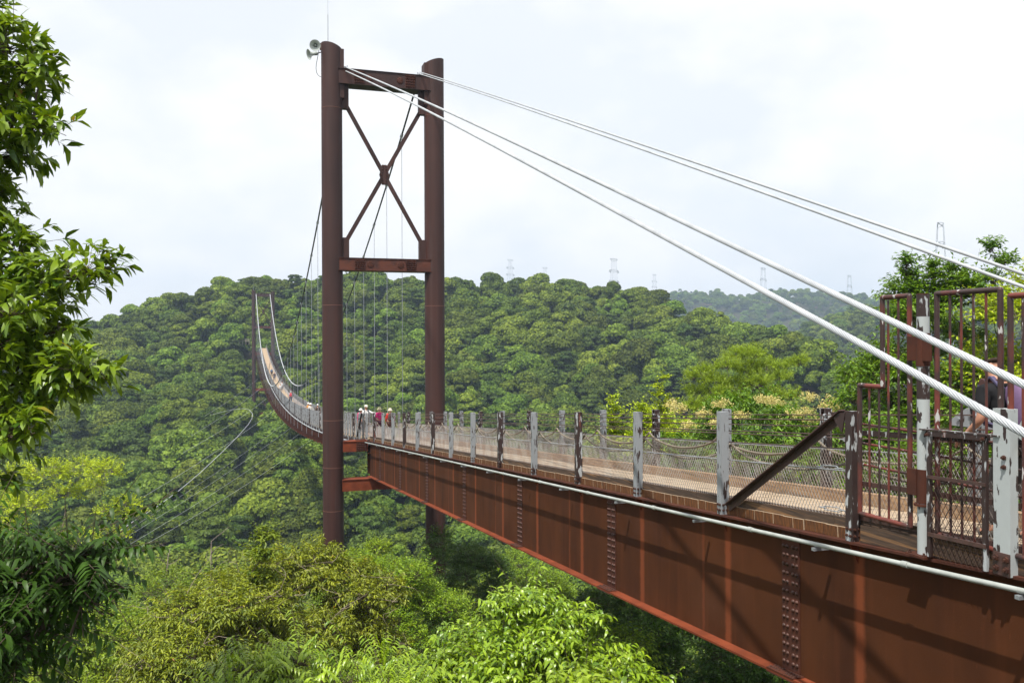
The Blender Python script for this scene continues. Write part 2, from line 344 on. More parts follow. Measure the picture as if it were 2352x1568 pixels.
# ------------------------------------------------------------------ towers
def tower(Yt, label, xl, xr, legbot, beams, deckbeams, welds, detail=True):
    cx = (xl+xr)/2
    t = thing('bridge_tower', (cx, Yt, legbot), label, 'bridge tower')
    R = .503
    for side, x in ((1, xl), (-1, xr)):
        mb = MB(); n = 40; zt = 14.58 if side == 1 else 14.3
        prof = [(R, legbot), (R, zt)]
        vs = []
        for k, z in enumerate((legbot, zt)):
            for j in range(n):
                a = 2*math.pi*j/n; px_ = math.cos(a)*R
                dz = 0 if k == 0 else -.16*(px_*side/R + 1)**1.5 * .6
                vs.append((x+px_, Yt+math.sin(a)*R, z+dz))
        mb.add(vs, [(j, (j+1)%n, n+(j+1)%n, n+j) for j in range(n)] + [tuple(range(n, 2*n))])
        leg = obj('leg', mb, M['tower'], t, smooth=True)
        mb = MB(); xa, xb = sorted((x+side*.12, x+side*.56))
        mb.box((xa, Yt-.34, 11.9), (xb, Yt+.34, zt-.30)); obj('rib', mb, M['tower'], leg)
        if detail:
            for w in welds:
                mb = MB(); mb.lathe([(R-.004, w-.016), (R+.007, w-.008), (R+.007, w+.008), (R-.004, w+.016)], Matrix.Translation((x, Yt, 0)), 40)
                obj('weld_seam', mb, M['weld'], leg, smooth=True)
        mb = MB(); mb.box((x-.9, Yt-.9, legbot-1.2), (x+.9, Yt+.9, legbot+.25)); obj('footing', mb, M['concrete'], t)
    bolt = MB().lathe([(.033,0),(.033,.03),(.02,.05),(.001,.052)], None, 6).mesh('bolt', M['plate'])
    for (z0, z1, up) in beams:
        mb = MB(); mb.box((xl+.24, Yt-.41, z0+.02), (xr-.24, Yt+.41, z1-.02))
        mb.box((xl+.22, Yt-.45, z0), (xr-.22, Yt+.45, z0+.02)); mb.box((xl+.22, Yt-.45, z1-.02), (xr-.22, Yt+.45, z1))
        b = obj('cross_beam', mb, M['tower_beam'] if not up else M['tower'], t)
        for side, x in ((1, xl), (-1, xr)):
            mb = MB(); xa, xb = sorted((x+side*.45, x+side*.80))
            if up: mb.box((xa, Yt-.16, z0-1.15), (xb, Yt+.16, z0-.003))
            else: mb.box((xa, Yt-.16, z1+.003), (xb, Yt+.16, z1+1.0))
            obj('gusset', mb, M['tower'], t)
            if detail:
                xs = x + side*1.28
                mb = MB(); mb.box((xs-.25, Yt-.426, z0+.05), (xs+.25, Yt-.4105, z1-.05)); sp = obj('splice_plate', mb, M['plate'], b)
                for i in range(6):
                    for j in range(5):
                        inst('bolt', bolt, (xs-.205+i*.082, Yt-.426, z0+.115+j*(z1-z0-.23)/4), sp, (math.pi/2, 0, 0))
                xm = x + side*1.80; zm = (z0+z1)/2
                Mx = Matrix.Translation((xm, Yt-.41, zm)) @ Matrix.Rotation(math.pi/2, 4, 'X')
                mb = MB(); mb.lathe([(.165,0),(.165,.012),(.15,.02),(.001,.02)], Mx, 24)
                hc = obj('hatch_cover', mb, M['plate'], b, smooth=True)
                for k in range(8):
                    a = k*math.pi/4+.4; o = inst('bolt', bolt, (xm+.135*math.cos(a), Yt-.43, zm+.135*math.sin(a)), hc, (math.pi/2,0,0), (.5,.5,.5))
    zt0, zb1 = beams[0][0]-.95, beams[1][1]+.85
    for k, (a, b_) in enumerate((((xl+.68, zt0), (xr-.68, zb1)), ((xr-.68, zt0), (xl+.68, zb1)))):
        mb = MB(); yo = -.035 if k == 0 else .035
        mb.beam((a[0], Yt+yo*1.2, a[1]), (b_[0], Yt+yo*1.2, b_[1]), .2, .06, up=(0,1,0)); obj('brace', mb, M['tower'], t)
    mb = MB(); zc = (zt0+zb1)/2
    mb.add([(cx+dx, Yt-.08+dy, zc+dz) for dy in (0,.02) for dx, dz in ((-.12,.5),(.12,.5),(.25,0),(.12,-.5),(-.12,-.5),(-.25,0))],
           [(5,4,3,2,1,0),(6,7,8,9,10,11)]+[(i,(i+1)%6,6+(i+1)%6,6+i) for i in range(6)])
    cp = obj('centre_plate', mb, M['tower'], t)
    if detail:
        for i in range(7):
            for j in (-1, 1):
                inst('bolt', bolt, (cx+j*(.07+.02*(3-abs(i-3))), Yt-.08, zc-.42+i*.14), cp, (math.pi/2,0,0))
    for (x0, x1, y0, y1, z0, z1) in deckbeams:
        mb = MB(); mb.box((x0,y0,z0),(x1,y1,z1)); mb.box((x0,y0-.04,z1),(x1,y1+.04,z1+.02)); obj('deck_beam', mb, M['flange'], t)
    for x in (xl+.65, xr-.72):
        mb = MB(); Mx = Matrix.Translation((x, Yt, 13.38)) @ Matrix.Rotation(math.pi/2, 4, 'Y')
        mb.lathe([(.001,-.12),(.2,-.12),(.2,-.08),(.12,-.07),(.12,.07),(.2,.08),(.2,.12),(.001,.12)], Mx, 20); obj('cable_saddle', mb, M['galv'], t, smooth=True)
    return t
TXL, TXR = 4.47, 9.57
tw = tower(YT, 'tall rusty steel H-shaped bridge tower with X bracing, the near one', TXL, TXR, -20.6,
      [(12.58, 13.33, True), (3.50, 4.12, False)],
      [(TXL+.44, XL-.09, YT-.30, YT+.3, -5.36, -4.86), (TXL+.40, TXR-.4, YT-.35, YT+.35, -7.27, -6.72)],
      [11.4, 1.8, -3.8, -6.1, -8.2, -12.5])
t2 = tower(YF, 'small distant steel bridge tower at the far end of the footbridge', TXL, TXR, -22.6,
      [(12.7, 13.6, True), (3.9, 4.6, False)],
      [(TXL+.4, TXR-.4, YF-.3, YF+.3, -3.4, -2.8), (TXL+.4, TXR-.4, YF-.3, YF+.3, -13.4, -12.7), (TXL+.4, TXR-.4, YF-.3, YF+.3, -20.2, -19.5)], [], detail=False)
mb = MB()
mb.beam((TXL+.5, YF, -13.4), (TXR-.5, YF, -19.4), .2, .1, up=(0,1,0)); mb.beam((TXL+.5, YF+.15, -3.5), (TXR-.5, YF+.15, -12.7), .2, .1, up=(0,1,0))
obj('lower_brace', mb, M['tower'], t2)
# splice bolts of the short deck level beam
bolt_s = MB().lathe([(.036,0),(.036,.025),(.02,.04),(.001,.04)], None, 6).mesh('bolt', M['plate'])
mb = MB(); mb.box((5.55,YT-.316,-5.33),(6.06,YT-.3005,-4.89)); sp = obj('splice_plate', mb, M['plate'], tw)
for i in range(6):
    for j in range(5): inst('bolt', bolt_s, (5.6+i*.082, YT-.316, -5.28+j*.088), sp, (math.pi/2,0,0))
    for j in range(4): inst('bolt', bolt_s, (5.6+i*.082, YT-.2+j*.13, -4.84), sp)
mb = MB(); mb.tube([(5.9,YT-.3,-5.36),(5.85,YT-.3,-5.55),(5.6,YT-.3,-5.72),(5.2,YT-.3,-5.78),(4.9,YT-.3,-5.72)], .012, 6); obj('cable', mb, M['cable_dark'], tw)

def rod(loc, h, label):
    mb = MB(); mb.tube([Vector(loc), Vector(loc)+Vector((0,0,h*.45))], .022, 6); mb.tube([Vector(loc)+Vector((0,0,h*.45)), Vector(loc)+Vector((0,0,h))], .009, 6)
    mb.box(Vector(loc)-Vector((.05,.05,.12)), Vector(loc)+Vector((.05,.05,.02)))
    o = obj('lightning_rod', mb, M['pylon'], org=loc); tag(o, label, 'lightning rod')
rod((TXL-.15, YT+.2, 14.45), 3.6, 'thin lightning rod rising from the near tower\'s left leg')
rod((TXL, YF, 14.5), 2.6, 'tiny lightning rod on top of the distant tower')

# horn speakers on the near tower's left leg
def horn(center, look, scale, label):
    t = thing('horn_speaker', center, label, 'loudspeaker')
    d = Vector(look).normalized(); Mx = Matrix.Translation(center) @ d.to_track_quat('Z', 'Y').to_matrix().to_4x4() @ Matrix.Scale(scale, 4)
    mb = MB(); mb.lathe([(.05,-.30),(.07,-.26),(.075,-.16),(.10,-.08),(.16,-.01),(.255,.06),(.265,.06),(.265,.045),(.17,-.025),(.11,-.095),(.085,-.17),(.085,-.28),(.06,-.33),(.001,-.33)], Mx, 32)
    mb.lathe([(.05,-.30),(.001,-.30)], Mx, 32)
    obj('bell', mb, M['horn'], t, smooth=True)
    mb = MB(); mb.lathe([(.001,-.02),(.03,-.03),(.045,-.06),(.05,-.16),(.001,-.16)], Mx, 16); obj('reflex_cone', mb, M['horn'], t, smooth=True)
    mb = MB(); mb.lathe([(.001,-.42),(.07,-.42),(.085,-.40),(.085,-.34),(.001,-.335)], Mx, 20); obj('driver', mb, M['horn'], t, smooth=True)
    return t, Mx
c1 = at(724, 104.5, 41.9); c2 = at(711.5, 125, 41.8)
h1, _ = horn(c1, -c1 + Vector((-6, 0, 0)), 1.0, 'round grey horn loudspeaker facing the viewer on the near tower')
h2, _ = horn(c2, (-.9, -.25, -.3), .95, 'grey horn loudspeaker tilted down to the left, below the other')
mb = MB(); mb.beam(c1+Vector((.22,.12,-.02)), (TXL-.46, YT-.15, c1.z-.0), .05, .34)
mb.beam(c1+Vector((.02,.12,-.38)), (TXL-.46, YT-.1, c1.z-.25), .04, .04); mb.beam(c2+Vector((.12,.05,.05)), c1+Vector((.1,.14,-.34)), .09, .16)
obj('bracket', mb, M['brown'], h1)
mb = MB(); pts = [(515,545),(500,640),(470,800),(440,950),(432,1080),(450,1200),(490,1270),(540,1312),(604,1318)]
mb.tube([at((1130+a/7.84)*.6125, (120+b/7.84)*.6125, 41.9) for a, b in pts], .014, 6); obj('cord', mb, M['cable_dark'], h1, smooth=True)

# ------------------------------------------------------------------ backstay cables
CP = {
 'll': ([(797,150),(980,250.6),(1199,374),(1470,518),(1776,681),(2026,821),(2151,888),(2352,989)], 5.12, 4.55, .028),
 'lu': ([(797,148),(980,233),(1199,338),(1470,465),(1776,612),(2026,730),(2151,787),(2352,880)], 5.16, 4.95, .028),
 'rl': ([(968,161),(1199,246),(1470,343),(1657,408),(1960,518),(2352,659)], 8.80, 8.95, .023),
 'ru': ([(968,160),(1199,240),(1470,331),(1657,395),(1960,495),(2352,629)], 8.84, 9.45, .023)}
LAB = {'ll': 'thick white twisted backstay cable, lowest of the four', 'lu': 'white twisted backstay cable just above the lowest one',
       'rl': 'thinner white backstay cable from the right leg, lower of its pair', 'ru': 'topmost white backstay cable running from the right leg'}
for key, (pp, xa, xb, r) in CP.items():
    Y_, Z_ = [], []
    for (x, y) in pp:
        rr_ = ray(x, y); k = (xb-xa)/(YT-5.0)
        d = (xa + k*YT)/(rr_.x + k*rr_.y); Y_.append(rr_.y*d); Z_.append(rr_.z*d)
    Y_[0] = YT; c = np.polyfit(Y_, Z_, 2, w=[3]+[1]*(len(Y_)-2)+[2])
    ys = [YT]
    while ys[-1] > -5.5: ys.append(ys[-1] - (.02 if ys[-1] < 11 and key[0] == 'l' else .9 if ys[-1] > 14 else .3))
    pts = [(xa + (xb-xa)*(YT-y)/(YT-5.0), y, float(np.polyval(c, y))) for y in ys]
    mb = MB(); lob = key[0] == 'l'
    mb.tube(pts, r, 24 if lob else 12, lobes=12 if lob else 0, amp=.10, pitch=.55)
    o = obj('backstay_cable', mb, M['cable'], org=pts[0], smooth=not lob); tag(o, LAB[key], 'bridge cable', 'backstay cables from the near tower')

# ------------------------------------------------------------------ main cables and hangers
def cz(Y): return -6.85 + .0019*(Y-146.5)**2
HY = [48.1 + 5.14*k for k in range(40) if 48.1+5.14*k < YF-2]
for X, nm, lab in ((5.12, 'left', 'sagging main suspension cable on the left side of the bridge'), (8.85, 'right', 'sagging main suspension cable on the right side of the bridge')):
    t = thing('main_cable', (X, YT, 13.4), lab, 'bridge cable')
    ysn = np.linspace(YT, 128, 40); ysf = np.linspace(128, YF, 50)  # one cable in two colours: the far run's white stands for sunlight
    mb = MB(); mb.tube([(X, y, cz(y)) for y in ysn], .05, 10); obj('cable_run', mb, M['cable_dark'], t, smooth=True, label='dark weathered half of the cable')
    mb = MB(); mb.tube([(X, y, cz(y)) for y in ysf], .085, 10); obj('cable_run', mb, M['cable'], t, smooth=True, label='far half of the cable, coloured white as sunlit')
    for y in HY:
        sl = math.atan(.0038*(y-146.5)); z = cz(y)
        mb = MB(); d = Vector((0, math.cos(sl), math.sin(sl)))
        mb.tube([Vector((X,y,z))-d*.14, Vector((X,y,z))+d*.14], .085, 8); mb.box((X-.03,y-.05,z-.2),(X+.03,y+.05,z))
        cl = obj('cable_clamp', mb, M['galv'], t)
        zb = deck(y)-.45
        if z-.2 > zb+.1:
            mb = MB(); mb.tube([(X,y,z-.2),(X,y,zb)], .016, 6, cap=False); obj('hanger', mb, M['galv'], t)

# ------------------------------------------------------------------ approach girder
G0, G1 = -4.0, 43.05
gir = thing('plate_girder', (XL+.05, 0, top(0)-3.1), 'deep rusty brown steel plate girder carrying the near wooden walkway', 'girder')
def strip(mb, x0, x1, ya, yb, o0, o1, step=2.0):
    mb.add([(x, y, top(y)+o) for y, o_ in ((ya,0),(yb,0)) for x in (x0,x1) for o in (o0,o1)],
           [(0,1,3,2),(4,6,7,5),(0,4,5,1),(2,3,7,6),(1,5,7,3),(0,2,6,4)])
    return mb
WX = XL+.06
obj('web', strip(MB(), WX, WX+.02, G0, G1, -3.085, -1.40), M['rust'], gir)
obj('top_flange', strip(MB(), WX-.125, WX+.145, G0, G1, -1.398, -1.372), M['plate'], gir)
obj('bottom_flange', strip(MB(), WX-.17, WX+.19, G0, G1-.35, -3.115, -3.087), M['flange'], gir)
wr = XR-.08
obj('web', strip(MB(), wr, wr+.02, G0, G1, -3.085, -1.40), M['rust'], gir)
obj('top_flange', strip(MB(), wr-.145, wr+.125, G0, G1, -1.398, -1.372), M['flange'], gir)
obj('bottom_flange', strip(MB(), wr-.19, wr+.17, G0, G1-.35, -3.115, -3.087), M['flange'], gir)
mb = MB(); z = top(G1)
mb.box((WX-.12, G1-.02, z-3.0), (WX+.14, G1+.01, z-1.40)); mb.box((WX-.14, G1-.5, z-2.02+.05), (WX-.002, G1-.02, z-1.99+.05)); obj('end_plate', mb, M['rust'], gir)
for k in range(9):                                  # frames between the two girders
    y = POST_0 + POST_P*(k*1.6-1) ; mb = MB(); z = top(y)
    if y > 42: break
    mb.box((WX+.03, y-.05, z-1.75), (wr-.01, y+.05, z-1.45)); mb.box((WX+.03, y-.05, z-3.05), (wr-.01, y+.05, z-2.85))
    mb.beam((WX+.05,y,z-2.85),(wr-.05,y,z-1.75),.08,.08); obj('cross_frame', mb, M['rust'], gir)
riv = MB().lathe([(.026,0),(.024,.012),(.014,.021),(.001,.024)], None, 8).mesh('rivet', M['bolt'], smooth=True)
sp_k = [.45+2*k for k in range(-1, 7)]
stuffr = MB(); cnt = 0
for k in sp_k:
    yc = POST_0 + POST_P*k; z = top(yc); a = slope(yc)
    sp = obj('splice_plate', strip(MB(), WX-.013, WX-.0005, yc-.17, yc+.17, -3.07, -1.415), M['plate'], gir)
    fl = obj('flange_splice', strip(MB(), WX-.175, WX-.014, yc-.26, yc+.26, -3.0865, -3.074), M['plate'], gir)
    obj('flange_splice', strip(MB(), WX-.175, WX+.195, yc-.26, yc+.26, -3.130, -3.116), M['plate'], gir)
    for i in range(4):
        yy = yc + (-.125,-.055,.055,.125)[i]
        for j in range(15):
            p_ = (WX-.013, yy, top(yy)-1.50-j*.106)
            if cnt < 240: inst('rivet', riv, p_, sp, (0, -math.pi/2, 0)); cnt += 1
            else: stuffr.lathe([(.026,0),(.022,.014),(.001,.022)], Matrix.Translation(p_) @ Matrix.Rotation(-math.pi/2, 4, 'Y'), 6)
        for j in range(2):
            for s in (-1, 1):
                y2 = yc + s*(.08+.1*i/2); stuffr.lathe([(.022,0),(.018,.012),(.001,.018)], Matrix.Translation((WX-.06-j*.07, y2, top(y2)-3.074)), 6)
obj('rivets', stuffr, M['bolt'], gir, kind='stuff')
for k in range(-4, 14):                              # little stiffener gussets under each post
    y = POST_0+POST_P*k; z = top(y)
    mb = MB(); mb.add([(WX-.11,y-.006,z-1.40),(WX-.001,y-.006,z-1.40),(WX-.001,y-.006,z-1.62),(WX-.11,y+.006,z-1.40),(WX-.001,y+.006,z-1.40),(WX-.001,y+.006,z-1.62)],
                      [(0,2,1),(3,4,5),(0,1,4,3),(1,2,5,4),(2,0,3,5)]); obj('gusset', mb, M['flange'], gir)

# conduit pipe along the girder
pp = thing('conduit_pipe', (5.99, 20, top(20)-1.44), 'long pale grey conduit pipe bracketed along the outside of the rusty girder', 'pipe')
PX = 5.99
ys = list(np.arange(G0, 43.0, 1.0)) + [43.05]
mb = MB(); mb.tube([(PX, y, top(y)-1.44) for y in ys], .024, 14); obj('pipe_run', mb, M['pipe'], pp, smooth=True)
for k in range(-3, 14):
    y = POST_0+POST_P*k+.33; z = top(y)-1.44
    mb = MB(); mb.box((PX-.05, y-.022, z-.065), (WX-.126, y+.022, z-.033)); obj('bracket', mb, M['galv'], pp)
    y = POST_0+POST_P*(k+.62); z = top(y)-1.44
    mb = MB(); a = slope(y); d = Vector((0, math.cos(a), math.sin(a))); mb.tube([Vector((PX,y,z))-d*.04, Vector((PX,y,z))+d*.04], .031, 14); obj('coupling', mb, M['pipe'], pp, smooth=True)
# the pipe's continuation along the hung span
mb = MB(); mb.tube([(PX, y, deck(y)-.28) for y in np.linspace(YT+.3, YF+3, 90)], .045, 8)
o = obj('conduit_pipe', mb, M['cable'], org=(PX, YT, deck(YT)), smooth=True); tag(o, 'white pipe curving along the edge of the hanging span', 'pipe')

# ------------------------------------------------------------------ approach deck: planks and kerb beams
dk = thing('wooden_walkway', (XC, 20, deck(20)), 'tan plank walkway with side kerb beams on top of the girder', 'walkway')
pl = MB().box((-.80,-.096,-.119),(.80,.096,0)).mesh('plank', [M['wood'], M['wood_end']])
pl.polygons.foreach_set('material_index', [0,0,0,1,0,1])
y = -4.0
while y < 42.9:
    o = inst('plank', pl, (XC+rnd.uniform(-.006,.006), y, deck(y)+rnd.uniform(-.004,.003)), dk, (slope(y), 0, rnd.uniform(-.003,.003))); y += .2
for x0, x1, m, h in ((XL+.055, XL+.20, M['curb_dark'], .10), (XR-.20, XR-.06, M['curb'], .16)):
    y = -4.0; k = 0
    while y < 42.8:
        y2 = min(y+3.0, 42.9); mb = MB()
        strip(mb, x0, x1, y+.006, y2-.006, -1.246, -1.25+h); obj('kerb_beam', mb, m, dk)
        if x0 > 7: strip(MB(), x0, x1, y, y2, 0, 0)
        y = y2; k += 1
mb = MB(); strip(mb, XL-.01, XL+.012, 4.0, 7.5, -1.368, -1.19); obj('edge_board', mb, M['curb_dark'], dk)

# ------------------------------------------------------------------ railings
def postmesh(w=.11, h=1.37, m='peel'):
    mb = MB(); e = .009; a = w/2
    mb.box((-a,-a,0),(-a+e,a,h)); mb.box((-a+e,-a,0),(a,-a+e,h)); mb.box((-a+e,a-e,0),(a,a,h))
    mb.box((a,-a,0),(a+.006,-a+.022,h)); mb.box((a,a-.022,0),(a+.006,a,h)); mb.box((-a+e,-a+e,h-.012),(a,a-e,h-.002))
    return mb.mesh('post', M[m])
PM = {'a': postmesh(), 'b': postmesh(m='peel_brown')}
PMo = PM
bm_ = MB().lathe([(.017,0),(.017,.012),(.009,.012),(.009,.026),(.001,.026)], None, 6).mesh('bolt', M['bolt'])
def net(mb, X, ya, yb, zlo, zhi, cell=.058, r=.0034):
    """Chain-link netting: wires running both ways on a slant, in a plane x = X."""
    h = zhi(ya)-zlo(ya); n = int((yb-ya+h*.6)/cell)
    for i in range(n):
        y0 = ya - h*.6 + i*cell
        for s in (0, 1):
            p = (y0, 0) if s == 0 else (y0 + h*.6, 0); q = (y0 + h*.6, 1) if s == 0 else (y0, 1)
            pa, pb = (p, q)
            ta, tb = 0.0, 1.0
            y_a, y_b = pa[0], pb[0]
            lo, hi = ya, yb
            d = y_b-y_a
            t0, t1 = sorted(((lo-y_a)/d, (hi-y_a)/d)); t0 = max(0, t0); t1 = min(1, t1)
            if t1-t0 < .03: continue
            P = []
            for t in (t0, t1):
                yy = y_a+d*t; P.append((X+(s-.5)*r*2, yy, zlo(yy)+(zhi(yy)-zlo(yy))*t))
            mb.tube(P, r, 3, cap=False)
def rail(X, side, ya, yb, idx, label, wires, nettop, netbot, ropes=True):
    t = thing('cable_railing', (X, (ya+yb)/2, top((ya+yb)/2)-1.37), label, 'railing')
    inn = .085*side
    for k in idx:
        y = POST_0+POST_P*k; z = top(y)-1.37
        m = PM['b' if (k*7919 + (0 if side > 0 else 3)) % 5 in (0, 2) else 'a']
        o = inst('post', m, (X, y, z), t, (0, 0, 0 if side > 0 else math.pi)); o.scale = (1,1,1+.008*math.sin(k*3.1))
        if side < 0: pass
        if k <= 6:
            for a in (-.028,.028):
                for b in (.06,.13):
                    if side > 0:
                        inst('bolt', bm_, (X-.055, y+a, z+b), o, (0,-math.pi/2,0))
                        inst('bolt', bm_, (X+a, y-.055, z+b), o, (math.pi/2,0,0))
        for b in list(o.children):                    # bolts sit in the post's own frame
            b.location = Vector(b.location) - (Vector(o.location))
    for w in wires:
        mb = MB(); n = max(2, int((yb-ya)/2)); mb.tube([(X+inn*.9, y, top(y)-w) for y in np.linspace(ya, yb, n)], .0085, 6)
        wo = obj('rail_wire', mb, M['wire'], t, smooth=True)
        cl = MB()
        for k in idx:
            y = POST_0+POST_P*k
            Mx = Matrix.Translation((X+inn*.9, y-.075 if side < 0 else y+.0, top(y)-w)) @ Matrix.Rotation(math.pi/2, 4, 'X')
            cl.lathe([(.016,-.02),(.021,-.02),(.021,.02),(.016,.02)], Mx, 8)
        obj('wire_clamps', cl, M['galv'], wo, kind='stuff')
    for w in (nettop, netbot):
        mb = MB(); mb.tube([(X+inn, y, top(y)-w) for y in np.linspace(ya, yb, max(2, int((yb-ya)/2)))], .006, 6); obj('net_wire', mb, M['galv'], t)
    mb = MB(); net(mb, X+inn*1.05, ya, yb, lambda y: top(y)-netbot-.02, lambda y: top(y)-nettop+.02)
    obj('netting', mb, M['net'], t, kind='stuff')
    # knots that tie the netting to its wires
    mb = MB(); y = ya+.2
    while y < min(yb, 30):
        for w in (nettop, netbot):
            a = slope(y); mb.beam((X+inn*1.2, y, top(y)-w+.004), (X+inn*1.2, y+.06, top(y+.06)-w-.006), .016, .016)
        y += .33
    obj('net_ties', mb, M['galv'], t, kind='stuff')
    if ropes:
        for k in idx[:-1]:
            y0 = POST_0+POST_P*k; pts = []
            for i in range(25 if k < 5 else 13):
                s = i/(24 if k < 5 else 12); y = y0+POST_P*s; sag = .19*4*s*(1-s)
                up = .06*math.exp(-((s if s < .5 else 1-s)/.05)**2)
                pts.append((X+inn*1.7, y, top(y)-.50-sag+up))
            mb = MB()
            if k < 4:
                fine = []
                for i in range(len(pts)-1):
                    for j in range(5): fine.append(Vector(pts[i]).lerp(Vector(pts[i+1]), j/5))
                mb.tube(fine, .019, 12, lobes=3, amp=.28, pitch=.13)
            else: mb.tube(pts, .017, 6)
            obj('rope', mb, M['rope'], t, smooth=True)
    return t
rl = rail(XL, 1, 7.62, 43.2, list(range(0, 14)), 'peeling grey post railing with wires, rope and netting on the camera side of the walkway', (.10,.26,.41), .65, 1.16)
rr2 = rail(XR, -1, 4.2, 43.2, list(range(-1, 14)), 'railing of grey posts with wires on the far side of the plank walkway', (.09,.25,.40), .56, 1.10)
# diagonal angle braces of the left railing
def brace(yt, yb_, zo0, zo1, X, par, m):
    mb = MB(); a = (X, yt, top(yt)-zo0); b = (X, yb_, top(yb_)-zo1); mb.beam(a, b, .012, .10, up=(0,1,0)); mb.beam((X-.04,yt,top(yt)-zo0+.04),(X-.04,yb_,top(yb_)-zo1+.04),.08,.012,up=(0,.6,.8)); return obj('diagonal_brace', mb, m, par)
brace(POST_0+.12, POST_0+POST_P-.15, .03, 1.27, XL+.0, rl, M['brown'])
mb = MB(); mb.add([(XL-.06,POST_0+.05,top(POST_0)-.02),(XL-.06,POST_0+.30,top(POST_0)-.03),(XL-.06,POST_0+.10,top(POST_0)-.24),(XL-.048,POST_0+.05,top(POST_0)-.02),(XL-.048,POST_0+.30,top(POST_0)-.03),(XL-.048,POST_0+.10,top(POST_0)-.24)],[(0,1,2),(5,4,3),(0,3,4,1),(1,4,5,2),(2,5,3,0)])
obj('gusset', mb, M['peel_red'], rl)
# turnbuckles near the first post
def turnb(par, X, y, z, L_=.3, m='galv'):
    mb = MB(); a = slope(y); d = Vector((0,math.cos(a),math.sin(a))); c = Vector((X,y,z)); u = Vector((0,0,.022))
    for s in (-1,1): mb.tube([c-d*L_/2+u*s*.4, c-d*L_*.4+u*s, c+d*L_*.4+u*s, c+d*L_/2+u*s*.4], .006, 6)
    mb.tube([c-d*L_*.75, c-d*L_*.35], .008, 6); mb.tube([c+d*L_*.35, c+d*L_*.75], .008, 6)
    return obj('turnbuckle', mb, M[m], par, smooth=True)
turnb(rl, XL+.06, POST_0+.32, top(POST_0)-.12); turnb(rl, XL+.09, POST_0+.45, top(POST_0)-1.12); turnb(rl, XL+.09, POST_0+.5, top(POST_0)-.67)
turnb(rr2, XR-.08, 9.6, top(9.6)-.42); turnb(rr2, XR-.08, 7.1, top(7.1)-.09, .4)

# ------------------------------------------------------------------ hanging span
sd = thing('hanging_span', (XC, 146, deck(146)), 'sagging wooden footbridge deck hung on wires between the two towers', 'footbridge')
mb = MB(); y = YT+.25
while y < YF+2:
    a = slope(y); Mx = Matrix.Translation((XC, y, deck(y))) @ Matrix.Rotation(a, 4, 'X'); mb.box((-.80,-.095,-.07),(.80,.095,0), Mx); y += .2
obj('planks', mb, M['wood_worn'], sd, kind='stuff')
for X in (XL+.1, XR-.1, XC):
    mb = MB(); ys = np.linspace(YT+.2, YF, 80)
    for a, b in zip(ys[:-1], ys[1:]): mb.beam((X, a, deck(a)-.17), (X, b, deck(b)-.17), .1, .18)
    obj('stringer', mb, M['tower'], sd)
beam_me = MB().box((-2.45,-.02,-.14),(2.45,.02,-.012)).box((-2.45,-.05,-.155),(2.45,.05,-.14)).box((-2.45,-.05,-.012),(2.45,.05,0)).mesh('cross_girder', M['tower_beam'])
y = YT+2.5
while y < YF-1:
    inst('cross_girder', beam_me, (XC, y, deck(y)-.30), sd, (slope(y),0,0)); y += POST_P
# edge girders under the span
mb = MB(); ys = np.linspace(YT+1, YF, 80)
for X in (5.05, 9.0):
    for a, b in zip(ys[:-1], ys[1:]): mb.beam((X,a,deck(a)-.55),(X,b,deck(b)-.55),.03,.03)
obj('edge_chord', mb, M['tower'], sd)
mb = MB(); 
for y in np.arange(YT+4, YF-3, POST_P): mb.box((XL-.22,y-.02,deck(y)-.42),(XL-.16,y+.02,deck(y)-.05))
obj('pipe_hangers', mb, M['galv'], sd, kind='stuff')
def srail(X, side, label):
    t = thing('cable_railing', (X, 146, deck(146)), label, 'railing')
    k = 14
    while POST_0+POST_P*k < YF+1:
        y = POST_0+POST_P*k; inst('post', PM['b' if k % 4 == 0 else 'a'], (X, y, top(y)-1.37), t, (0,0,0 if side > 0 else math.pi)); k += 1
        if y < 130 and k % 1 == 0:
            y2 = y+POST_P/2; inst('post', PM['a'], (X, y2, top(y2)-1.37), t, (0,0,0 if side > 0 else math.pi), (.7,.7,.98))
    inn = .08*side; ys = np.linspace(YT+.2, YF+1, 100)
    for w in (.1,.26,.41,.65,1.16):
        mb = MB(); mb.tube([(X+inn, y, top(y)-w) for y in ys], .010, 5); obj('rail_wire', mb, M['wire'] if w < .6 else M['galv'], t)
    mb = MB(); net(mb, X+inn, YT+.2, YF, lambda y: top(y)-1.18, lambda y: top(y)-.62, cell=.14, r=.0045); obj('netting', mb, M['net'], t, kind='stuff')
    mb = MB(); k = 14; pts = []
    while POST_0+POST_P*k < 90:
        for i in range(8):
            s = i/8; y = POST_0+POST_P*(k+s); pts.append((X+inn*1.7, y, top(y)-.5-.19*4*s*(1-s)))
        k += 1
    mb.tube(pts, .02, 6); obj('rope', mb, M['rope'], t)
    return t
sl_ = srail(XL, 1, 'curving row of grey railing posts on the left edge of the hanging span')
srail(XR, -1, 'curving row of grey railing posts on the right edge of the hanging span')
yb = 44.7; brace(45.2, 47.0, .03, 1.30, XL, sl_, M['brown'])
mb = MB(); mb.beam((XL+.0,43.9,top(43.9)-1.3),(XL+.05,44.2,top(44)-.25),.05,.03)
o = obj('wooden_stick', mb, cloth('orange_wood', (.62,.33,.10)), org=(XL,44,top(44)-1.3)); tag(o, 'short orange wooden stick leaning against the railing near the tower', 'stick')

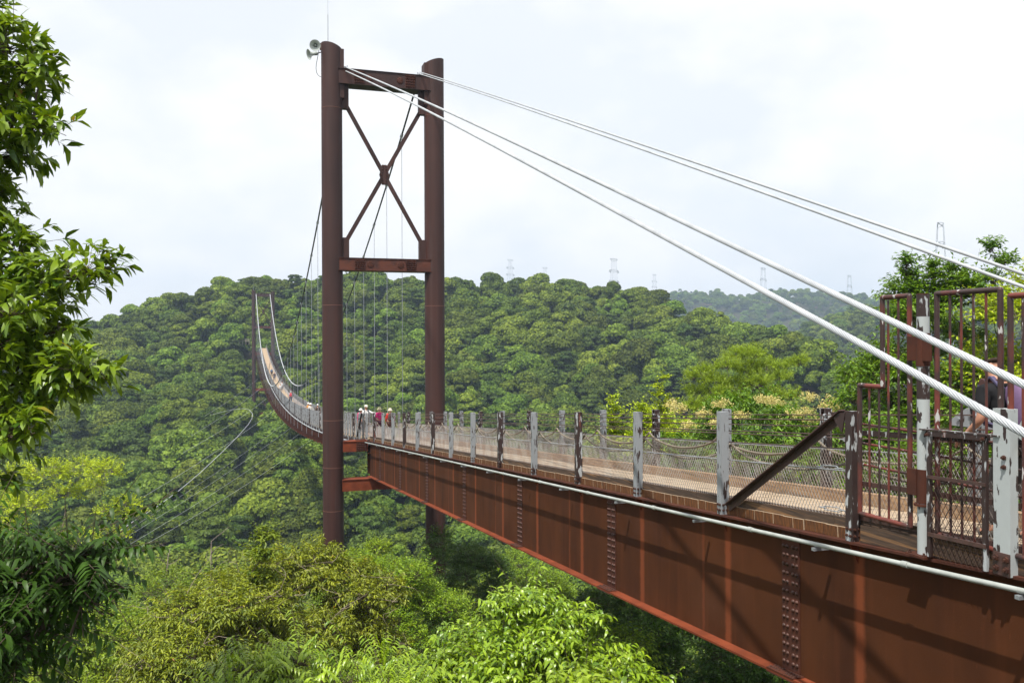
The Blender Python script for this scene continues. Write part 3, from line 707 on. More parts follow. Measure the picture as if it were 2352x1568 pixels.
# ------------------------------------------------------------------ wind cables to the left
pts = [(340,1013,235),(395,985,218),(440,966,203),(490,951,186),(530,941,170),(560,938,158),(573,941,150),(580,950,143),(579,960,138),(570,975,131),(545,1003,121),(510,1038,110),(460,1085,99),(410,1127,90),(360,1163,82),(300,1201,75),(240,1243,69),(150,1310,62)]
P3 = [at(*p) for p in pts]
t = thing('wind_cable', P3[0], 'pale blue wind cable bowing in a wide loop over the forest to the left', 'bridge cable')
mb = MB(); mb.tube(P3, .034, 8); obj('cable_run', mb, M['cable'], t, smooth=True)
ends = [((724,1002,75),(312,1262,40)),((697,988.5,84),(255,1275,44)),((677,975,91),(232,1268,48)),((661,966,98),(240,1250,55)),((632,940,112),(330,1140,70)),((612,915,130),(420,1040,85)),((600,890,150),(440,1000,100)),((592,870,170),(470,955,120))]
for i, (a, b) in enumerate(ends):
    A = at(*a); B = at(*b); mb = MB(); P = [A.lerp(B, s) + Vector((0,0,-1.2*4*s*(1-s)*.25)) for s in np.linspace(0,1,10)]
    mb.tube(P, .007 if i < 4 else .011, 5)
    o = obj('stay_wire', mb, M['cable'], org=A, smooth=True)
    tag(o, ('nearest and lowest thin stay wire slanting into the valley left of the tower','second lowest thin stay wire left of the tower','third lowest thin stay wire left of the tower','fourth stay wire, partly along the bowed wind cable','stay wire just above the bend of the wind cable','short thin stay wire above the wind cable loop','second highest thin stay wire beside the distant tower','highest thin stay wire beside the distant tower')[i], 'stay wire', 'thin stay wires left of the bridge')

# ------------------------------------------------------------------ anti-climb panels, gate and stout posts at the near end
def bars(parent_mb, pts, r): parent_mb.tube(pts, r, 8)
GX = XL-.02
def yz(x, y): p = on_x(x, y, GX); return p.y, p.z
def panel(outline, barx, label, ztopf, zbot):
    """outline: list of (y, z) corners; barx: list of y for bars"""
    cy = sum(p[0] for p in outline)/len(outline)
    t = thing('barrier_panel', (GX, cy, zbot), label, 'barrier')
    for a, b in zip(outline, outline[1:]+outline[:1]):
        mb = MB(); mb.tube([(GX, a[0], a[1]), (GX, b[0], b[1])], .025, 12)
        for q in (a, b):
            pass
        obj('frame_tube', mb, M['peel_red'], t, smooth=True)
        mb = MB(); mb.lathe([(.001,-.025),(.018,-.018),(.0252,0),(.018,.018),(.001,.025)], Matrix.Translation((GX,a[0],a[1])), 10); obj('corner', mb, M['peel_red'], t, smooth=True)
    for y in barx:
        mb = MB(); mb.tube([(GX, y, zbot), (GX, y, ztopf(y))], .0115, 8); obj('bar', mb, M['peel_red'], t, smooth=True)
    return t
zb = -1.80; zt = .425; zs = -.455
yA0 = yz(1975, 1000)[0]; yA1 = yz(2028, 1000)[0]; yA2 = yz(2090, 1000)[0]
zs = yz(1995, 886)[1]
panel([(yA2,zb),(yA0,zb),(yA0,zs),(yA1,zs),(yA1,zt),(yA2,zt)], [yz(x,1000)[0] for x in (1997,2019.5,2041,2064.5)],
      'stepped red and brown tube barrier panel left of the round post', lambda y: zs if y > yA1 else zt, zb)
yB0 = yz(2153,1000)[0]; yB1 = yz(2299,1000)[0]
pB = panel([(yB1,zb),(yB0,zb),(yB0,zt),(yB1,zt)], [yz(x,1000)[0] for x in (2183,2209,2237,2266)],
      'tall rectangular red tube barrier panel right of the round post', lambda y: zt, zb)
yC0 = yz(2322,1000)[0]
panel([(yC0-.8,zb),(yC0,zb),(yC0,zt-.06),(yC0-.8,zt-.06)], [yC0-.12-.16*i for i in range(4)],
      'brown tube barrier panel cut by the right picture edge', lambda y: zt-.06, zb)
# round post
yr = yz(2121,1000)[0]; zr0 = top(yr)-1.37
t = thing('round_post', (GX, yr, zr0), 'tall round steel post with flaking grey paint between two tube panels', 'post')
mb = MB(); mb.tube([(GX,yr,zr0),(GX,yr,.43)], .057, 24); obj('shaft', mb, M['peel_white'], t, smooth=True)
for z0, z1, rr_, m in ((-.02-.07, .33-.33-.30+.35, .064, 'peel_brown'),):
    pass
zc = yz(2120, 804)[1]
mb = MB(); mb.tube([(GX,yr,zc-.15),(GX,yr,zc+.16)], .0635, 24); mb.box((GX-.012,yA2-.001,zc-.09),(GX+.012,yr+.18,zc+.14)) if False else None
mb.box((GX-.05, yB0+.02, zc-.10), (GX-.038, yA2-.02, zc+.13)); obj('sleeve', mb, M['plate'], t)
z2 = yz(2120,1130)[1]
mb = MB(); mb.tube([(GX,yr,z2-.10),(GX,yr,z2+.22)], .064, 24); mb.tube([(GX,yr,z2-.125),(GX,yr,z2-.105)], .088, 24); mb.box((GX-.07,yr+.02,z2-.03),(GX-.05,yr+.14,z2+.22)); obj('sleeve', mb, M['plate'], t)
for za, zb_ in ((.22,.4299),(zc-.46,zc-.152)):
    mb = MB(); mb.tube([(GX,yr,za),(GX,yr,zb_)], .0578, 24); obj('bare_band', mb, M['peel_brown'], t, smooth=True)
mb = MB(); mb.box((GX-.11,yr-.12,zr0-.002),(GX+.10,yr+.12,zr0+.02)); obj('base_plate', mb, M['plate'], t)
for a, b in ((-.085,-.09),(-.085,.09)): inst('bolt', bm_, (GX+a, yr+b, zr0+.02), t, None, (1.2,1.2,1.2))
mb = MB(); mb.tube([(GX,yr,.4301),(GX,yr,.436)], .0585, 24); obj('cap', mb, M['plate'], t)
# netted gate frame in front
p0 = yz(2134, 1000)[0]+.02; p1 = yz(2259, 1000)[0]
FX = XL-.085
gt = thing('mesh_gate', (FX, (p0+p1)/2, top(p1)-1.40), 'low brown gate frame filled with chain-link wire between round and stout post', 'gate')
def onf(x, y): p = on_x(x, y, FX); return p
a0 = onf(2134, 995); a1 = onf(2262, 1005); b0 = onf(2134, 1277); b1 = onf(2258, 1309)
for (u, v, w) in ((a0, b0, .042), (a1, b1, .046)):
    mb = MB(); mb.beam((FX, u.y, u.z+.0), (FX, u.y, v.z), w, .02, up=(0,0,1)) if False else mb.box((FX-.012, u.y-w/2, v.z), (FX+.018, u.y+w/2, u.z)); obj('stile', mb, M['peel_brown'], gt)
for (u, v, dz, h) in ((a0, a1, 0, .045), (a0, a1, -.40, .03), (a0, a1, -.93, .035)):
    mb = MB(); mb.beam((FX-.016, u.y, u.z+dz), (FX-.016, v.y-.02, u.z+dz+(v.z-u.z)+(.078*0)), .014, h); obj('rail_bar', mb, M['peel_brown'] if dz == 0 else M['brown'], gt)
mb = MB(); mb.beam((FX+.02, a0.y+.1, a0.z+.03), (FX+.02, a1.y-.16, a1.z+.03), .09, .012); obj('top_angle', mb, M['peel_brown'], gt)
mb = MB()
net(mb, FX+.004, a1.y, a0.y, lambda y: b0.z + (b1.z-b0.z)*(a0.y-y)/(a0.y-a1.y), lambda y: a0.z-.02 + (a1.z-a0.z)*(a0.y-y)/(a0.y-a1.y), cell=.062, r=.0034)
obj('netting', mb, M['wire'], gt, kind='stuff')
for q in (a0, a1): inst('bolt', bm_, (FX-.024, q.y+.0, q.z-.01), gt, (0,-math.pi/2,0))
# small netting to the right of the stout post
# stout white post
yD = yz(2315,1000)[0]; zD = top(yD)-1.38
t = thing('stout_post', (XL-.03, yD, zD), 'stout square post in flaking white paint at the right edge', 'post')
mb = MB(); w = .17
prof = [(-.05,-.085),(.035,-.085),(.05,-.07),(.05,.07),(.035,.085),(-.05,.085)]
X0 = XL-.04; n = len(prof)
zt_ = top(yD)+.015
vs = [(X0+a, yD+b, z) for z in (zD, zt_) for a, b in prof]
mb.add(vs, [(i,(i+1)%n,n+(i+1)%n,n+i) for i in range(n)] + [tuple(range(n,2*n))]); obj('shaft', mb, M['peel_white'], t)
mb = MB(); mb.box((X0-.058,yD-.085,zD),(X0-.0505,yD+.085,zD+.19)); obj('foot_plate', mb, M['brown'], t)
for a in (-.05,.05):
    for b in (.055,.14): o = inst('bolt', bm_, (X0-.058, yD+a, zD+b), t, (0,-math.pi/2,0), (1.7,1.7,1.4))
mb = MB(); mb.beam((X0+.05,yD-.10,zt_-.12),(X0+.0,yD-.9,zt_-.55),.02,.22); obj('side_plate', mb, M['peel_white'], t)
for zq in (-.39,-.47): o = inst('bolt', bm_, (X0-.051, yD-.03, top(yD)+zq), t, (0,-math.pi/2,0), (1.2,1.2,1.4))
# worn horizontal rails seen behind the panels
t = thing('guard_rail', (XL+.04, 6.6, top(6.6)-1.3), 'worn red and white horizontal rails behind the tube barrier panels', 'railing')
for w, r, m in ((.13,.013,'peel_red'),(.33,.013,'peel_red'),(.55,.013,'peel_red')):
    mb = MB(); mb.tube([(XL+.04, POST_0, top(POST_0)-w), (XL+.04, 4.9, top(POST_0)-w-.02)], r, 8); obj('rail_tube', mb, M[m], t, smooth=True)
for w, h in ((.23,.055),(.76,.05),(1.12,.05)):
    mb = MB(); mb.beam((XL+.05, POST_0-.02, top(POST_0)-w), (XL+.05, 4.9, top(4.9)-w-.06), .012, h); obj('flat_bar', mb, M['brown'] if w > .3 else M['peel_brown'], t)
mb = MB(); pts = [(XL+.10, POST_0-.02-s*1.6, top(POST_0-s*1.6)-.60-.10*math.sin(s*math.pi)) for s in np.linspace(0,1,60)]
mb.tube(pts, .019, 12, lobes=3, amp=.28, pitch=.13); obj('rope', mb, M['rope'], t, smooth=True)
mb = MB(); net(mb, XL+.07, 5.0, POST_0-.06, lambda y: top(y)-1.18, lambda y: top(y)-.62, cell=.058, r=.0021); obj('netting', mb, M['net'], t, kind='stuff')
# peaked anchor plates of the right railing
t = thing('anchor_bracket', (XR+.02, 6.1, top(6.1)-.35), 'peaked peeling steel bracket bolted to the far railing behind the panels', 'bracket')
for dx in (0, .10):
    mb = MB(); c = on_x(2235, 945, XR+.02)
    P = [(-.33,-.16),(.33,-.16),(.30,-.08),(.10,.05),(-.10,.05),(-.30,-.08)]
    vs = [(XR+.02+dx+e, c.y+a, c.z+b-.02) for e in (0,.012) for a, b in P]; n = 6
    mb.add(vs, [tuple(range(n-1,-1,-1)), tuple(range(n,2*n))]+[(i,(i+1)%n,n+(i+1)%n,n+i) for i in range(n)]); obj('side_plate', mb, M['peel'], t)
mb = MB(); mb.box((XR,c.y-.06,top(c.y)-1.3),(XR+.13,c.y+.06,c.z-.185)); obj('stem', mb, M['peel'], t)
mb = MB()
for a in (-.2,0,.2): mb.tube([(XR+.0,c.y+a,c.z-.10),(XR+.15,c.y+a,c.z-.10)], .02, 8)
obj('pins', mb, M['galv'], t)

# ------------------------------------------------------------------ leaves, crowns and trees
def nrm(a): return a/np.maximum(np.linalg.norm(a, axis=-1, keepdims=True), 1e-9)
def np_mesh(name, V, FL, k, mats, tint):
    """V (n,3) vertices, FL (m,k) faces of k corners."""
    me = bpy.data.meshes.new(name); me.vertices.add(len(V)); me.vertices.foreach_set('co', V.astype(np.float32).ravel())
    m = len(FL); me.loops.add(m*k); me.loops.foreach_set('vertex_index', FL.astype(np.int32).ravel())
    me.polygons.add(m); me.polygons.foreach_set('loop_start', np.arange(0, m*k, k, dtype=np.int32))
    for q in mats: me.materials.append(q)
    me.update(calc_edges=True)
    at_ = me.attributes.new('tint', 'FLOAT', 'POINT'); at_.data.foreach_set('value', tint.astype(np.float32)); return me
def leaves(P, D, U, ln, wd, curl=.25, fold=.25, tint=None, fine=False):
    """One small folded leaf per row: P base, D direction, U up side."""
    n = len(P); D = nrm(D); Sd = nrm(np.cross(D, U)); U = np.cross(Sd, D)
    ln = np.broadcast_to(np.asarray(ln, float), (n,))[:,None]; wd = np.broadcast_to(np.asarray(wd, float), (n,))[:,None]
    if fine:
        a = P + D*ln*.34 + U*ln*.06; b = P + D*ln*.70 - U*ln*curl*.35; tip = P + D*ln*.98 - U*ln*curl
        V = np.stack([P, a+Sd*wd*.5+U*wd*fold*.5, a-U*wd*fold*.2, a-Sd*wd*.5+U*wd*fold*.5, b+Sd*wd*.40+U*wd*fold*.4, b-U*wd*fold*.2, b-Sd*wd*.40+U*wd*fold*.4, tip], 1)
        fs = np.array([[0,1,2,2],[0,2,3,3],[1,4,5,2],[2,5,6,3],[4,7,5,5],[5,7,6,6]]); k = 8
        tri = np.array([[0,2,1],[0,3,2],[1,2,5],[1,5,4],[2,3,6],[2,6,5],[4,5,7],[5,6,7]])
    else:
        a = P + D*ln*.48; tip = P + D*ln - U*ln*curl
        V = np.stack([P, a+Sd*wd*.5+U*wd*fold, tip, a-Sd*wd*.5+U*wd*fold], 1); k = 4
        tri = np.array([[0,2,1],[0,3,2]])
    Fc = (np.arange(n)[:,None,None]*k + tri[None]).reshape(-1, 3)
    if tint is None: tint = np.random.rand(n)
    return V.reshape(-1,3), Fc, np.repeat(tint, k)
def merge(parts):
    V, Fc, T = [], [], []; b = 0
    for v, f, t in parts: V.append(v); Fc.append(f+b); T.append(t); b += len(v)
    return np.concatenate(V), np.concatenate(Fc), np.concatenate(T)
def rv(r, n): a = r.normal(size=(n,3)); return nrm(a)
def on_twigs(r, S0, D, Ln, k, ll, lw, style, droop, fine=False, leafvar=.25):
    """Leaves along twigs. S0, D, Ln: start, direction, length per twig."""
    m = len(S0); D = nrm(D); up = np.array([0,0,1.]); side = np.cross(D, up) + r.normal(size=(m,3))*.1; side = nrm(side)
    tt = (np.arange(k)[None]+r.random((m,k))*.7)/k
    if style == 'whorl': tt = 1 - .35*tt**1.5
    if style in ('pinnate',): tt = .15+.85*(np.arange(k)//2*2+1)[None]/k + np.zeros((m,k))
    P = S0[:,None] + D[:,None]*(tt*Ln[:,None])[...,None]; P[...,2] -= (tt**2*Ln[:,None])*droop*.5
    sgn = np.where(np.arange(k)%2 == 0, 1, -1)[None,:,None]
    if style == 'whorl' or style == 'needle':
        Q = rv(r, m*k).reshape(m,k,3); Q = Q - D[:,None]*(Q*D[:,None]).sum(-1, keepdims=True); Q = nrm(Q)
        w = .9 if style == 'whorl' else 1.1
        LD = D[:,None]*.8 + Q*w
    elif style == 'pinnate': LD = D[:,None]*.25 + side[:,None]*sgn*1.0 + r.normal(size=(m,k,3))*.07
    else: LD = D[:,None]*.65 + side[:,None]*sgn*.8 + r.normal(size=(m,k,3))*.33
    LD = nrm(LD); LD[...,2] -= droop*(1.0 if style != 'needle' else 0)
    U = np.broadcast_to(up, LD.shape) + r.normal(size=LD.shape)*(.30 if style != 'pinnate' else .12)
    n = m*k; sc = 1 + r.normal(size=n)*leafvar*.6; sc = np.clip(sc, .5, 1.5)
    tw = np.repeat(r.random(m), k)*.45 + r.random(n)*.5
    return leaves(P.reshape(-1,3), LD.reshape(-1,3), U.reshape(-1,3), ll*sc, lw*sc, curl=.15+droop*.4, fold=.12 if style != 'needle' else 0, tint=np.clip(tw, 0, 1)+0*(tw), fine=fine)
def twig_wood(S0, D, Ln, droop, r0=.004):
    m = len(S0); D = nrm(D); e = S0 + D*Ln[:,None]; e = e.copy(); e[:,2] -= Ln*droop*.5
    a = nrm(np.cross(D, np.array([.3,.2,1.]))); b = np.cross(D, a)
    V = []; 
    for c, q in ((S0, r0), (e, r0*.4)):
        for an in (0, 2.1, 4.2): V.append(c + a*math.cos(an)*q + b*math.sin(an)*q)
    V = np.stack(V, 1).reshape(-1,3); tri = np.array([[0,1,4],[0,4,3],[1,2,5],[1,5,4],[2,0,3],[2,3,5]])
    return V, (np.arange(m)[:,None,None]*6+tri[None]).reshape(-1,3), np.full(m*6, .5)
def limb(mb, a, b, r0, r1, r, n=6, bend=.12):
    a = Vector(a); b = Vector(b); d = (b-a); l = d.length; k = max(3, min(8, int(l/.5)))
    pts = []; off = Vector((r.normal(), r.normal(), r.normal()*.4))*l*bend*.5
    for i in range(k+1):
        s = i/k; pts.append(a + d*s + off*math.sin(math.pi*s) + Vector((r.normal(), r.normal(), r.normal()))*l*.012*(0 < i < k))
    mb.tube(pts, r0, n, cap=False, r2=r1); return pts

def make_tree(name, base, blobs, seed, lmat, label, cat='tree', group=None, twigs=60, k=9, ll=.08, lw=.035, tl=.35, style='alt', droop=.25,
              trunk_r=.12, bark='bark', fine=False, fork=None, upbias=.35, cover=None, show=0, blobfill=.75, extra=None, twr=.004):
    """A broadleaf tree or bush: tapered trunk, limbs to every leaf mass, twigs and single leaves.
    blobs: list of (centre, radius) in world coordinates."""
    r = np.random.default_rng(seed); base = Vector(base)
    t = thing(name, base, label, cat, group)
    mb = MB(); cs = np.array([list(c) for c, _ in blobs], float); rs_ = np.array([q for _, q in blobs], float)
    mid = cs.mean(0); fk = Vector(fork) if fork is not None else Vector((base.x*.5+mid[0]*.5, base.y*.5+mid[1]*.5, base.z + (cs[:,2].min()-base.z)*.75))
    tp = limb(mb, base, fk, trunk_r, trunk_r*.65, r, 10, .05)
    obj('trunk', mb, M[bark], t, smooth=True)
    mb = MB(); order = np.argsort(np.linalg.norm(cs-np.array(fk), axis=1)); nodes = [(fk, trunk_r*.6)]
    for i in order:
        c = Vector(cs[i]); best = min(nodes, key=lambda q: (q[0]-c).length + (q[0]-fk).length*.35)
        r0 = max(.012, best[1]*.62); e = c - Vector((0,0,rs_[i]*.3)); limb(mb, best[0], e, r0, r0*.45, r, 6, .16); nodes.append((e, r0*.6))
        for _ in range(4):
            dv = Vector(rv(r,1)[0]); dv.z = abs(dv.z)*.6; limb(mb, e, c+dv*rs_[i]*.8, r0*.4, r0*.12, r, 4, .2)
    obj('branches', mb, M[bark], t, smooth=True)
    parts = []; wood = []
    for i in range(len(cs)):
        m = int(twigs*(rs_[i]/np.median(rs_))**2)+4
        d = rv(r, m); d[:,2] = np.abs(d[:,2])*(1) - .35; d = nrm(d)
        rad = rs_[i]*(blobfill + (1-blobfill)*r.random(m)**.5)
        S0 = cs[i] + d*rad[:,None]*np.array([1,1,.72]) - d*tl*.3
        D = d + r.normal(size=(m,3))*.35; D[:,2] += upbias; Ln = tl*(.6+.8*r.random(m)); far = r.random(m) < .07; S0 = np.where(far[:,None], S0 + d*tl*.9*r.random(m)[:,None], S0); Ln = np.where(far, Ln*1.5, Ln)
        parts.append(on_twigs(r, S0, D, Ln, k, ll, lw, style, droop, fine)); wood.append(twig_wood(S0-nrm(D)*tl*.5, D, Ln*1.4, droop*.5, twr))
    V, Fc, T = merge(parts); o3 = np.array(base); V = V - o3
    cr_ = bpy.data.objects.new('crown', np_mesh('crown', V, Fc, 3, [LM[lmat]], T)); reg(cr_, t); cr_['kind'] = 'stuff'
    V, Fc, T = merge(wood); tw_ = bpy.data.objects.new('twigs', np_mesh('twigs', V-o3, Fc, 3, [M[bark]], T)); reg(tw_, t); tw_['kind'] = 'stuff'
    if extra:                                            # bare pale twigs standing out of the leaves
        mb = MB()
        for _ in range(extra):
            i = int(r.integers(len(cs))); d = rv(r,1)[0]; d[2] = abs(d[2])*.6; d[1] -= .5; p = cs[i]+d*rs_[i]*.3; q = p + nrm(d+r.normal(size=3)*.5)*(.5+.7*r.random())
            pp_ = limb(mb, p, q, .008, .003, r, 4, .35)
            for _2 in range(3): s_ = pp_[int(r.integers(1, len(pp_)))]; limb(mb, s_, s_+Vector(rv(r,1)[0])*.28, .005, .002, r, 3, .3)
        obj('bare_twigs', mb, M['bark_pale'], t, kind='stuff')
    if show:                                             # the leaves that show largest, each a piece of its own
        lv = []
        for s in range(3):
            v, f, q = leaves(np.zeros((1,3)), np.array([[1.,0,0]]), np.array([[0,0,1.]]), ll*1.15, lw*1.15, curl=.12+.12*s, fold=.12, tint=np.array([.35+.25*s]), fine=True)
            lv.append(np_mesh('leaf', v, f, 3, [LM[lmat]], q))
        ci = np.argsort(-cs[:,0])[:max(6, len(cs)//2)]; c_ = 0
        while c_ < show:
            i = int(r.choice(ci)); d = rv(r,1)[0]; d[2] = abs(d[2])-.3; d[1] = -abs(d[1]); p = cs[i]+d*rs_[i]*1.02
            q = inst('leaf', lv[c_%3], p, t, (r.normal()*.4, .1+abs(r.normal())*.5, r.random()*6.28)); c_ += 1
    return t, r
def dome(r, c, R, H, n, rad, lo=-.2):
    """n leaf masses over a rounded crown of radius R and height H."""
    out = []; c = Vector(c); g = math.pi*(3-math.sqrt(5))
    for i in range(n):
        z = 1 - (1-lo)*(i+.5)/n; q = math.sqrt(max(0, 1-z*z)); a = i*g + r.random()*.5; s = .66+.46*r.random()
        out.append((c + Vector((math.cos(a)*q*R*s, math.sin(a)*q*R*s, z*H*s)), rad*(.6+.75*r.random())))
    return out

# ------------------------------------------------------------------ the forest on the hills
def crown_mesh(seed, R, H, nl, nq, qs, mt, pine=False):
    r = np.random.default_rng(seed); c = []; q = []
    for i in range(nl):
        u = r.random(); a = r.random()*6.283; s = math.sqrt(u)
        z = H*(.38 + .62*(1-u**1.3)*(.75+.35*r.random())) ; c.append((math.cos(a)*R*s*.82, math.sin(a)*R*s*.82, z-.12*H)); q.append(R*(.15+.34*r.random()**1.4)*(1 if not pine else .8))
    c = np.array(c); q = np.array(q)
    li = r.choice(nl, size=nq*2, p=(q**2)/(q**2).sum()); d = rv(r, nq*2); d[:,2] = np.where(d[:,2] < -.25, -d[:,2], d[:,2])
    P = c[li] + d*(q[li]*(.86+.22*r.random(nq*2)))[:,None]*np.array([1,1,.68 if not pine else .35])
    keep = np.ones(len(P), bool)
    for j in range(nl):
        dd = (P-c[j])/np.array([1,1,.68 if not pine else .35]); keep &= ~((np.linalg.norm(dd, axis=1) < q[j]*.80) & (li != j))
    P = P[keep][:nq]; d = d[keep][:nq]; n = len(P)
    nn = nrm(d + r.normal(size=(n,3))*.5 + np.array([0,0,.15])); a = nrm(np.cross(nn, rv(r, n))); b = np.cross(nn, a)
    sz = (qs*(.6+.8*r.random(n)))[:,None]; el = (.55+.5*r.random(n))[:,None]
    V = np.stack([P-a*sz, P+b*sz*el+nn*sz*.25, P+a*sz, P-b*sz*el-nn*sz*.1], 1).reshape(-1,3)
    Fc = np.arange(n*4).reshape(-1,4); T = np.repeat(np.clip(r.random(n)*.8 + r.random(nl)[li[keep][:nq]]*.3, 0, 1), 4)
    return np_mesh('crown', V, Fc, 4, [LM[mt]], T)
def trunk_mesh(seed, h, rr=.14, mt='bark'):
    r = np.random.default_rng(seed); mb = MB(); limb(mb, (0,0,-1), (r.normal()*.3,r.normal()*.3,h), rr, rr*.4, r, 6, .06)
    for _ in range(5):
        a = r.random()*6.28; z = h*(.45+.5*r.random()); limb(mb, (0,0,z*.9), (math.cos(a)*2.2, math.sin(a)*2.2, z+1.6), rr*.45, rr*.15, r, 4)
    return mb.mesh('trunk', M[mt])
KINDS = []
for i in range(6): KINDS.append((crown_mesh(100+i, 3.7+.4*(i%3), 7.0+.7*(i%2), 16+6*i, 5600, .235, 'forest'), 'broadleaf_tree'))
KINDS.append((crown_mesh(201, 3.4, 7.6, 26, 4600, .23, 'forest_dark'), 'broadleaf_tree'))
KINDS.append((crown_mesh(202, 3.0, 8.4, 30, 4200, .2, 'forest_dark', True), 'pine_tree'))
KINDS.append((crown_mesh(203, 3.4, 6.6, 26, 3600, .22, 'forest_olive'), 'broadleaf_tree'))
FINE = [(crown_mesh(300+i, 3.9+.3*(i%3), 7.2+.4*(i%2), 34+4*i, 11000, .17, 'forest'), 'broadleaf_tree') for i in range(4)]
FINE.append((crown_mesh(310, 3.6, 7.4, 34, 9500, .17, 'forest_dark'), 'broadleaf_tree'))
TR = [trunk_mesh(400+i, 6.0) for i in range(3)]
fr = np.random.default_rng(11)
def clear(x, y):                                            # keep the trees off the bridge, the towers and the lookout
    if 1.5 < x < 12.5 and y < 52: return False
    if 1.0 < x < 13 and YF-14 < y < YF+6: return False
    return True
pts = []
def scatter(r0, r1, sp, a0, a1):
    x = -1; R_ = r0
    while R_ < r1:
        da = sp/R_; a = a0 + fr.random()*da
        while a < a1:
            rr_ = R_ + fr.normal()*sp*.3; aa_ = a + fr.normal()*da*.28
            X, Y = math.sin(aa_+TH)*rr_, math.cos(aa_+TH)*rr_
            if clear(X, Y): pts.append((X, Y, rr_, aa_))
            a += da
        R_ += sp*.92
scatter(46, 130, 5.0, -.70, .66); scatter(130, 360, 5.2, -.74, .66); n_main = len(pts)
pts.sort(key=lambda p: p[2])
def view(p):                                               # rough place in the frame, to pick the trees that show
    return abs(p[3]) < .60
ind = [p for p in pts if view(p)][:300]; inds = set(id(p) for p in ind)
rest = [p for p in pts if id(p) not in inds]
LABT = {'f0': 'rounded green broadleaf tree in the valley forest left of the bridge', 'f1': 'rounded green broadleaf tree in the forest seen beneath and right of the tower',
        'd0': 'darker green tree in the valley forest left of the bridge', 'd1': 'darker green tree in the forest right of the tower'}
for i, p in enumerate(ind):
    X, Y, R_, A_ = p; fine = R_ < 105
    kk = FINE[i % 5] if fine else KINDS[int(fr.choice(9, p=[.15]*6+[.05,.03,.02]))]
    dark = ('dark' in kk[0].materials[0].name)
    key = ('d' if dark else 'f') + ('0' if X < 4 else '1')
    s = .7+.7*fr.random()**1.3 if R_ > 60 else .8+.3*fr.random()
    if X > 0 and R_ < 75: s *= .8
    ix = 1176 + F*math.tan(A_); zone = ('beside the dark fronds at left' if ix < 240 else 'left of the looping wind cable' if ix < 420 else 'crossed by the thin stay wires' if ix < 600 else 'below the hanging span' if ix < 745
        else 'seen between the near tower legs' if ix < 1020 else 'just right of the near tower' if ix < 1300 else 'behind the middle railing' if ix < 1600 else 'behind the pine' if ix < 1950 else 'behind the barrier panels')
    row = 'front' if R_ < 72 else 'second' if R_ < 95 else 'middle' if R_ < 120 else 'rear'
    lab = ('dark layered pine' if kk[1] == 'pine_tree' else ('darker ' if dark else '') + ('tall' if s > 1.2 else 'small' if s < .95 else 'rounded') + ' green tree') + ', %s rows of the forest, ' % row + zone
    t = thing(kk[1], (X, Y, gz(X, Y)-.2), lab, 'tree', 'trees of the valley forest', fr.random()*6.28); t.scale = (s, s, s*(.85+.25*fr.random()))
    o = bpy.data.objects.new('crown', kk[0]); reg(o, t); o = bpy.data.objects.new('trunk', TR[i%3]); reg(o, t)
from collections import defaultdict
dd = defaultdict(list)
for o in bpy.data.objects:
    if o.get('group') == 'trees of the valley forest': dd[o['label']].append(o)
for lab, os_ in dd.items():
    if 1 < len(os_) <= 6:
        os_.sort(key=lambda o: math.atan2(o.location.x, o.location.y))
        for o, w in zip(os_, ('leftmost', 'second from left', 'third from left', 'fourth from left', 'fifth from left', 'sixth from left')): o['label'] = lab.replace(' of the forest', '') + ', ' + w
# everything beyond those, one wood
fc = bpy.data.collections.new('forest_kinds')
for me, _ in KINDS:
    for o in bpy.data.objects:
        if o.data == me: fc.objects.link(o); break
    else: pass
nk = len(fc.objects)
def wood(name, P, smin, smax, lab):
    P = np.array(P); me = bpy.data.meshes.new(name); me.vertices.add(len(P)); me.vertices.foreach_set('co', P.astype(np.float32).ravel()); me.update()
    a = me.attributes.new('sc', 'FLOAT_VECTOR', 'POINT'); s = smin+(smax-smin)*fr.random(len(P))
    a.data.foreach_set('vector', np.stack([s, s, s*(.8+.35*fr.random(len(P)))], 1).astype(np.float32).ravel())
    a = me.attributes.new('rz', 'FLOAT_VECTOR', 'POINT'); a.data.foreach_set('vector', np.stack([0*s, 0*s, fr.random(len(P))*6.28], 1).astype(np.float32).ravel())
    a = me.attributes.new('idx', 'INT', 'POINT'); w = np.array([1.0]*nk); w[6:] = .3; w /= w.sum()
    a.data.foreach_set('value', fr.choice(nk, size=len(P), p=w).astype(np.int32))
    o = bpy.data.objects.new(name, me); COL.objects.link(o); ORG[o.name] = Vector()
    g = bpy.data.node_groups.new(name, 'GeometryNodeTree'); g.interface.new_socket('Geometry', in_out='INPUT', socket_type='NodeSocketGeometry'); g.interface.new_socket('Geometry', in_out='OUTPUT', socket_type='NodeSocketGeometry')
    N = g.nodes; L = g.links; gi = N.new('NodeGroupInput'); go = N.new('NodeGroupOutput')
    ci = N.new('GeometryNodeCollectionInfo'); ci.inputs[0].default_value = fc; ci.inputs['Separate Children'].default_value = True; ci.inputs['Reset Children'].default_value = True
    ip = N.new('GeometryNodeInstanceOnPoints'); ip.inputs['Pick Instance'].default_value = True
    def na_(nm, tp): q = N.new('GeometryNodeInputNamedAttribute'); q.data_type = tp; q.inputs[0].default_value = nm; return q.outputs[0]
    L.new(gi.outputs[0], ip.inputs['Points']); L.new(ci.outputs[0], ip.inputs['Instance']); L.new(na_('idx', 'INT'), ip.inputs['Instance Index'])
    er = N.new('FunctionNodeEulerToRotation'); L.new(na_('rz', 'FLOAT_VECTOR'), er.inputs[0]); L.new(er.outputs[0], ip.inputs['Rotation'])
    L.new(na_('sc', 'FLOAT_VECTOR'), ip.inputs['Scale']); L.new(ip.outputs[0], go.inputs[0])
    md = o.modifiers.new('trees', 'NODES'); md.node_group = g
    tag(o, lab, 'forest', kind='stuff'); return o
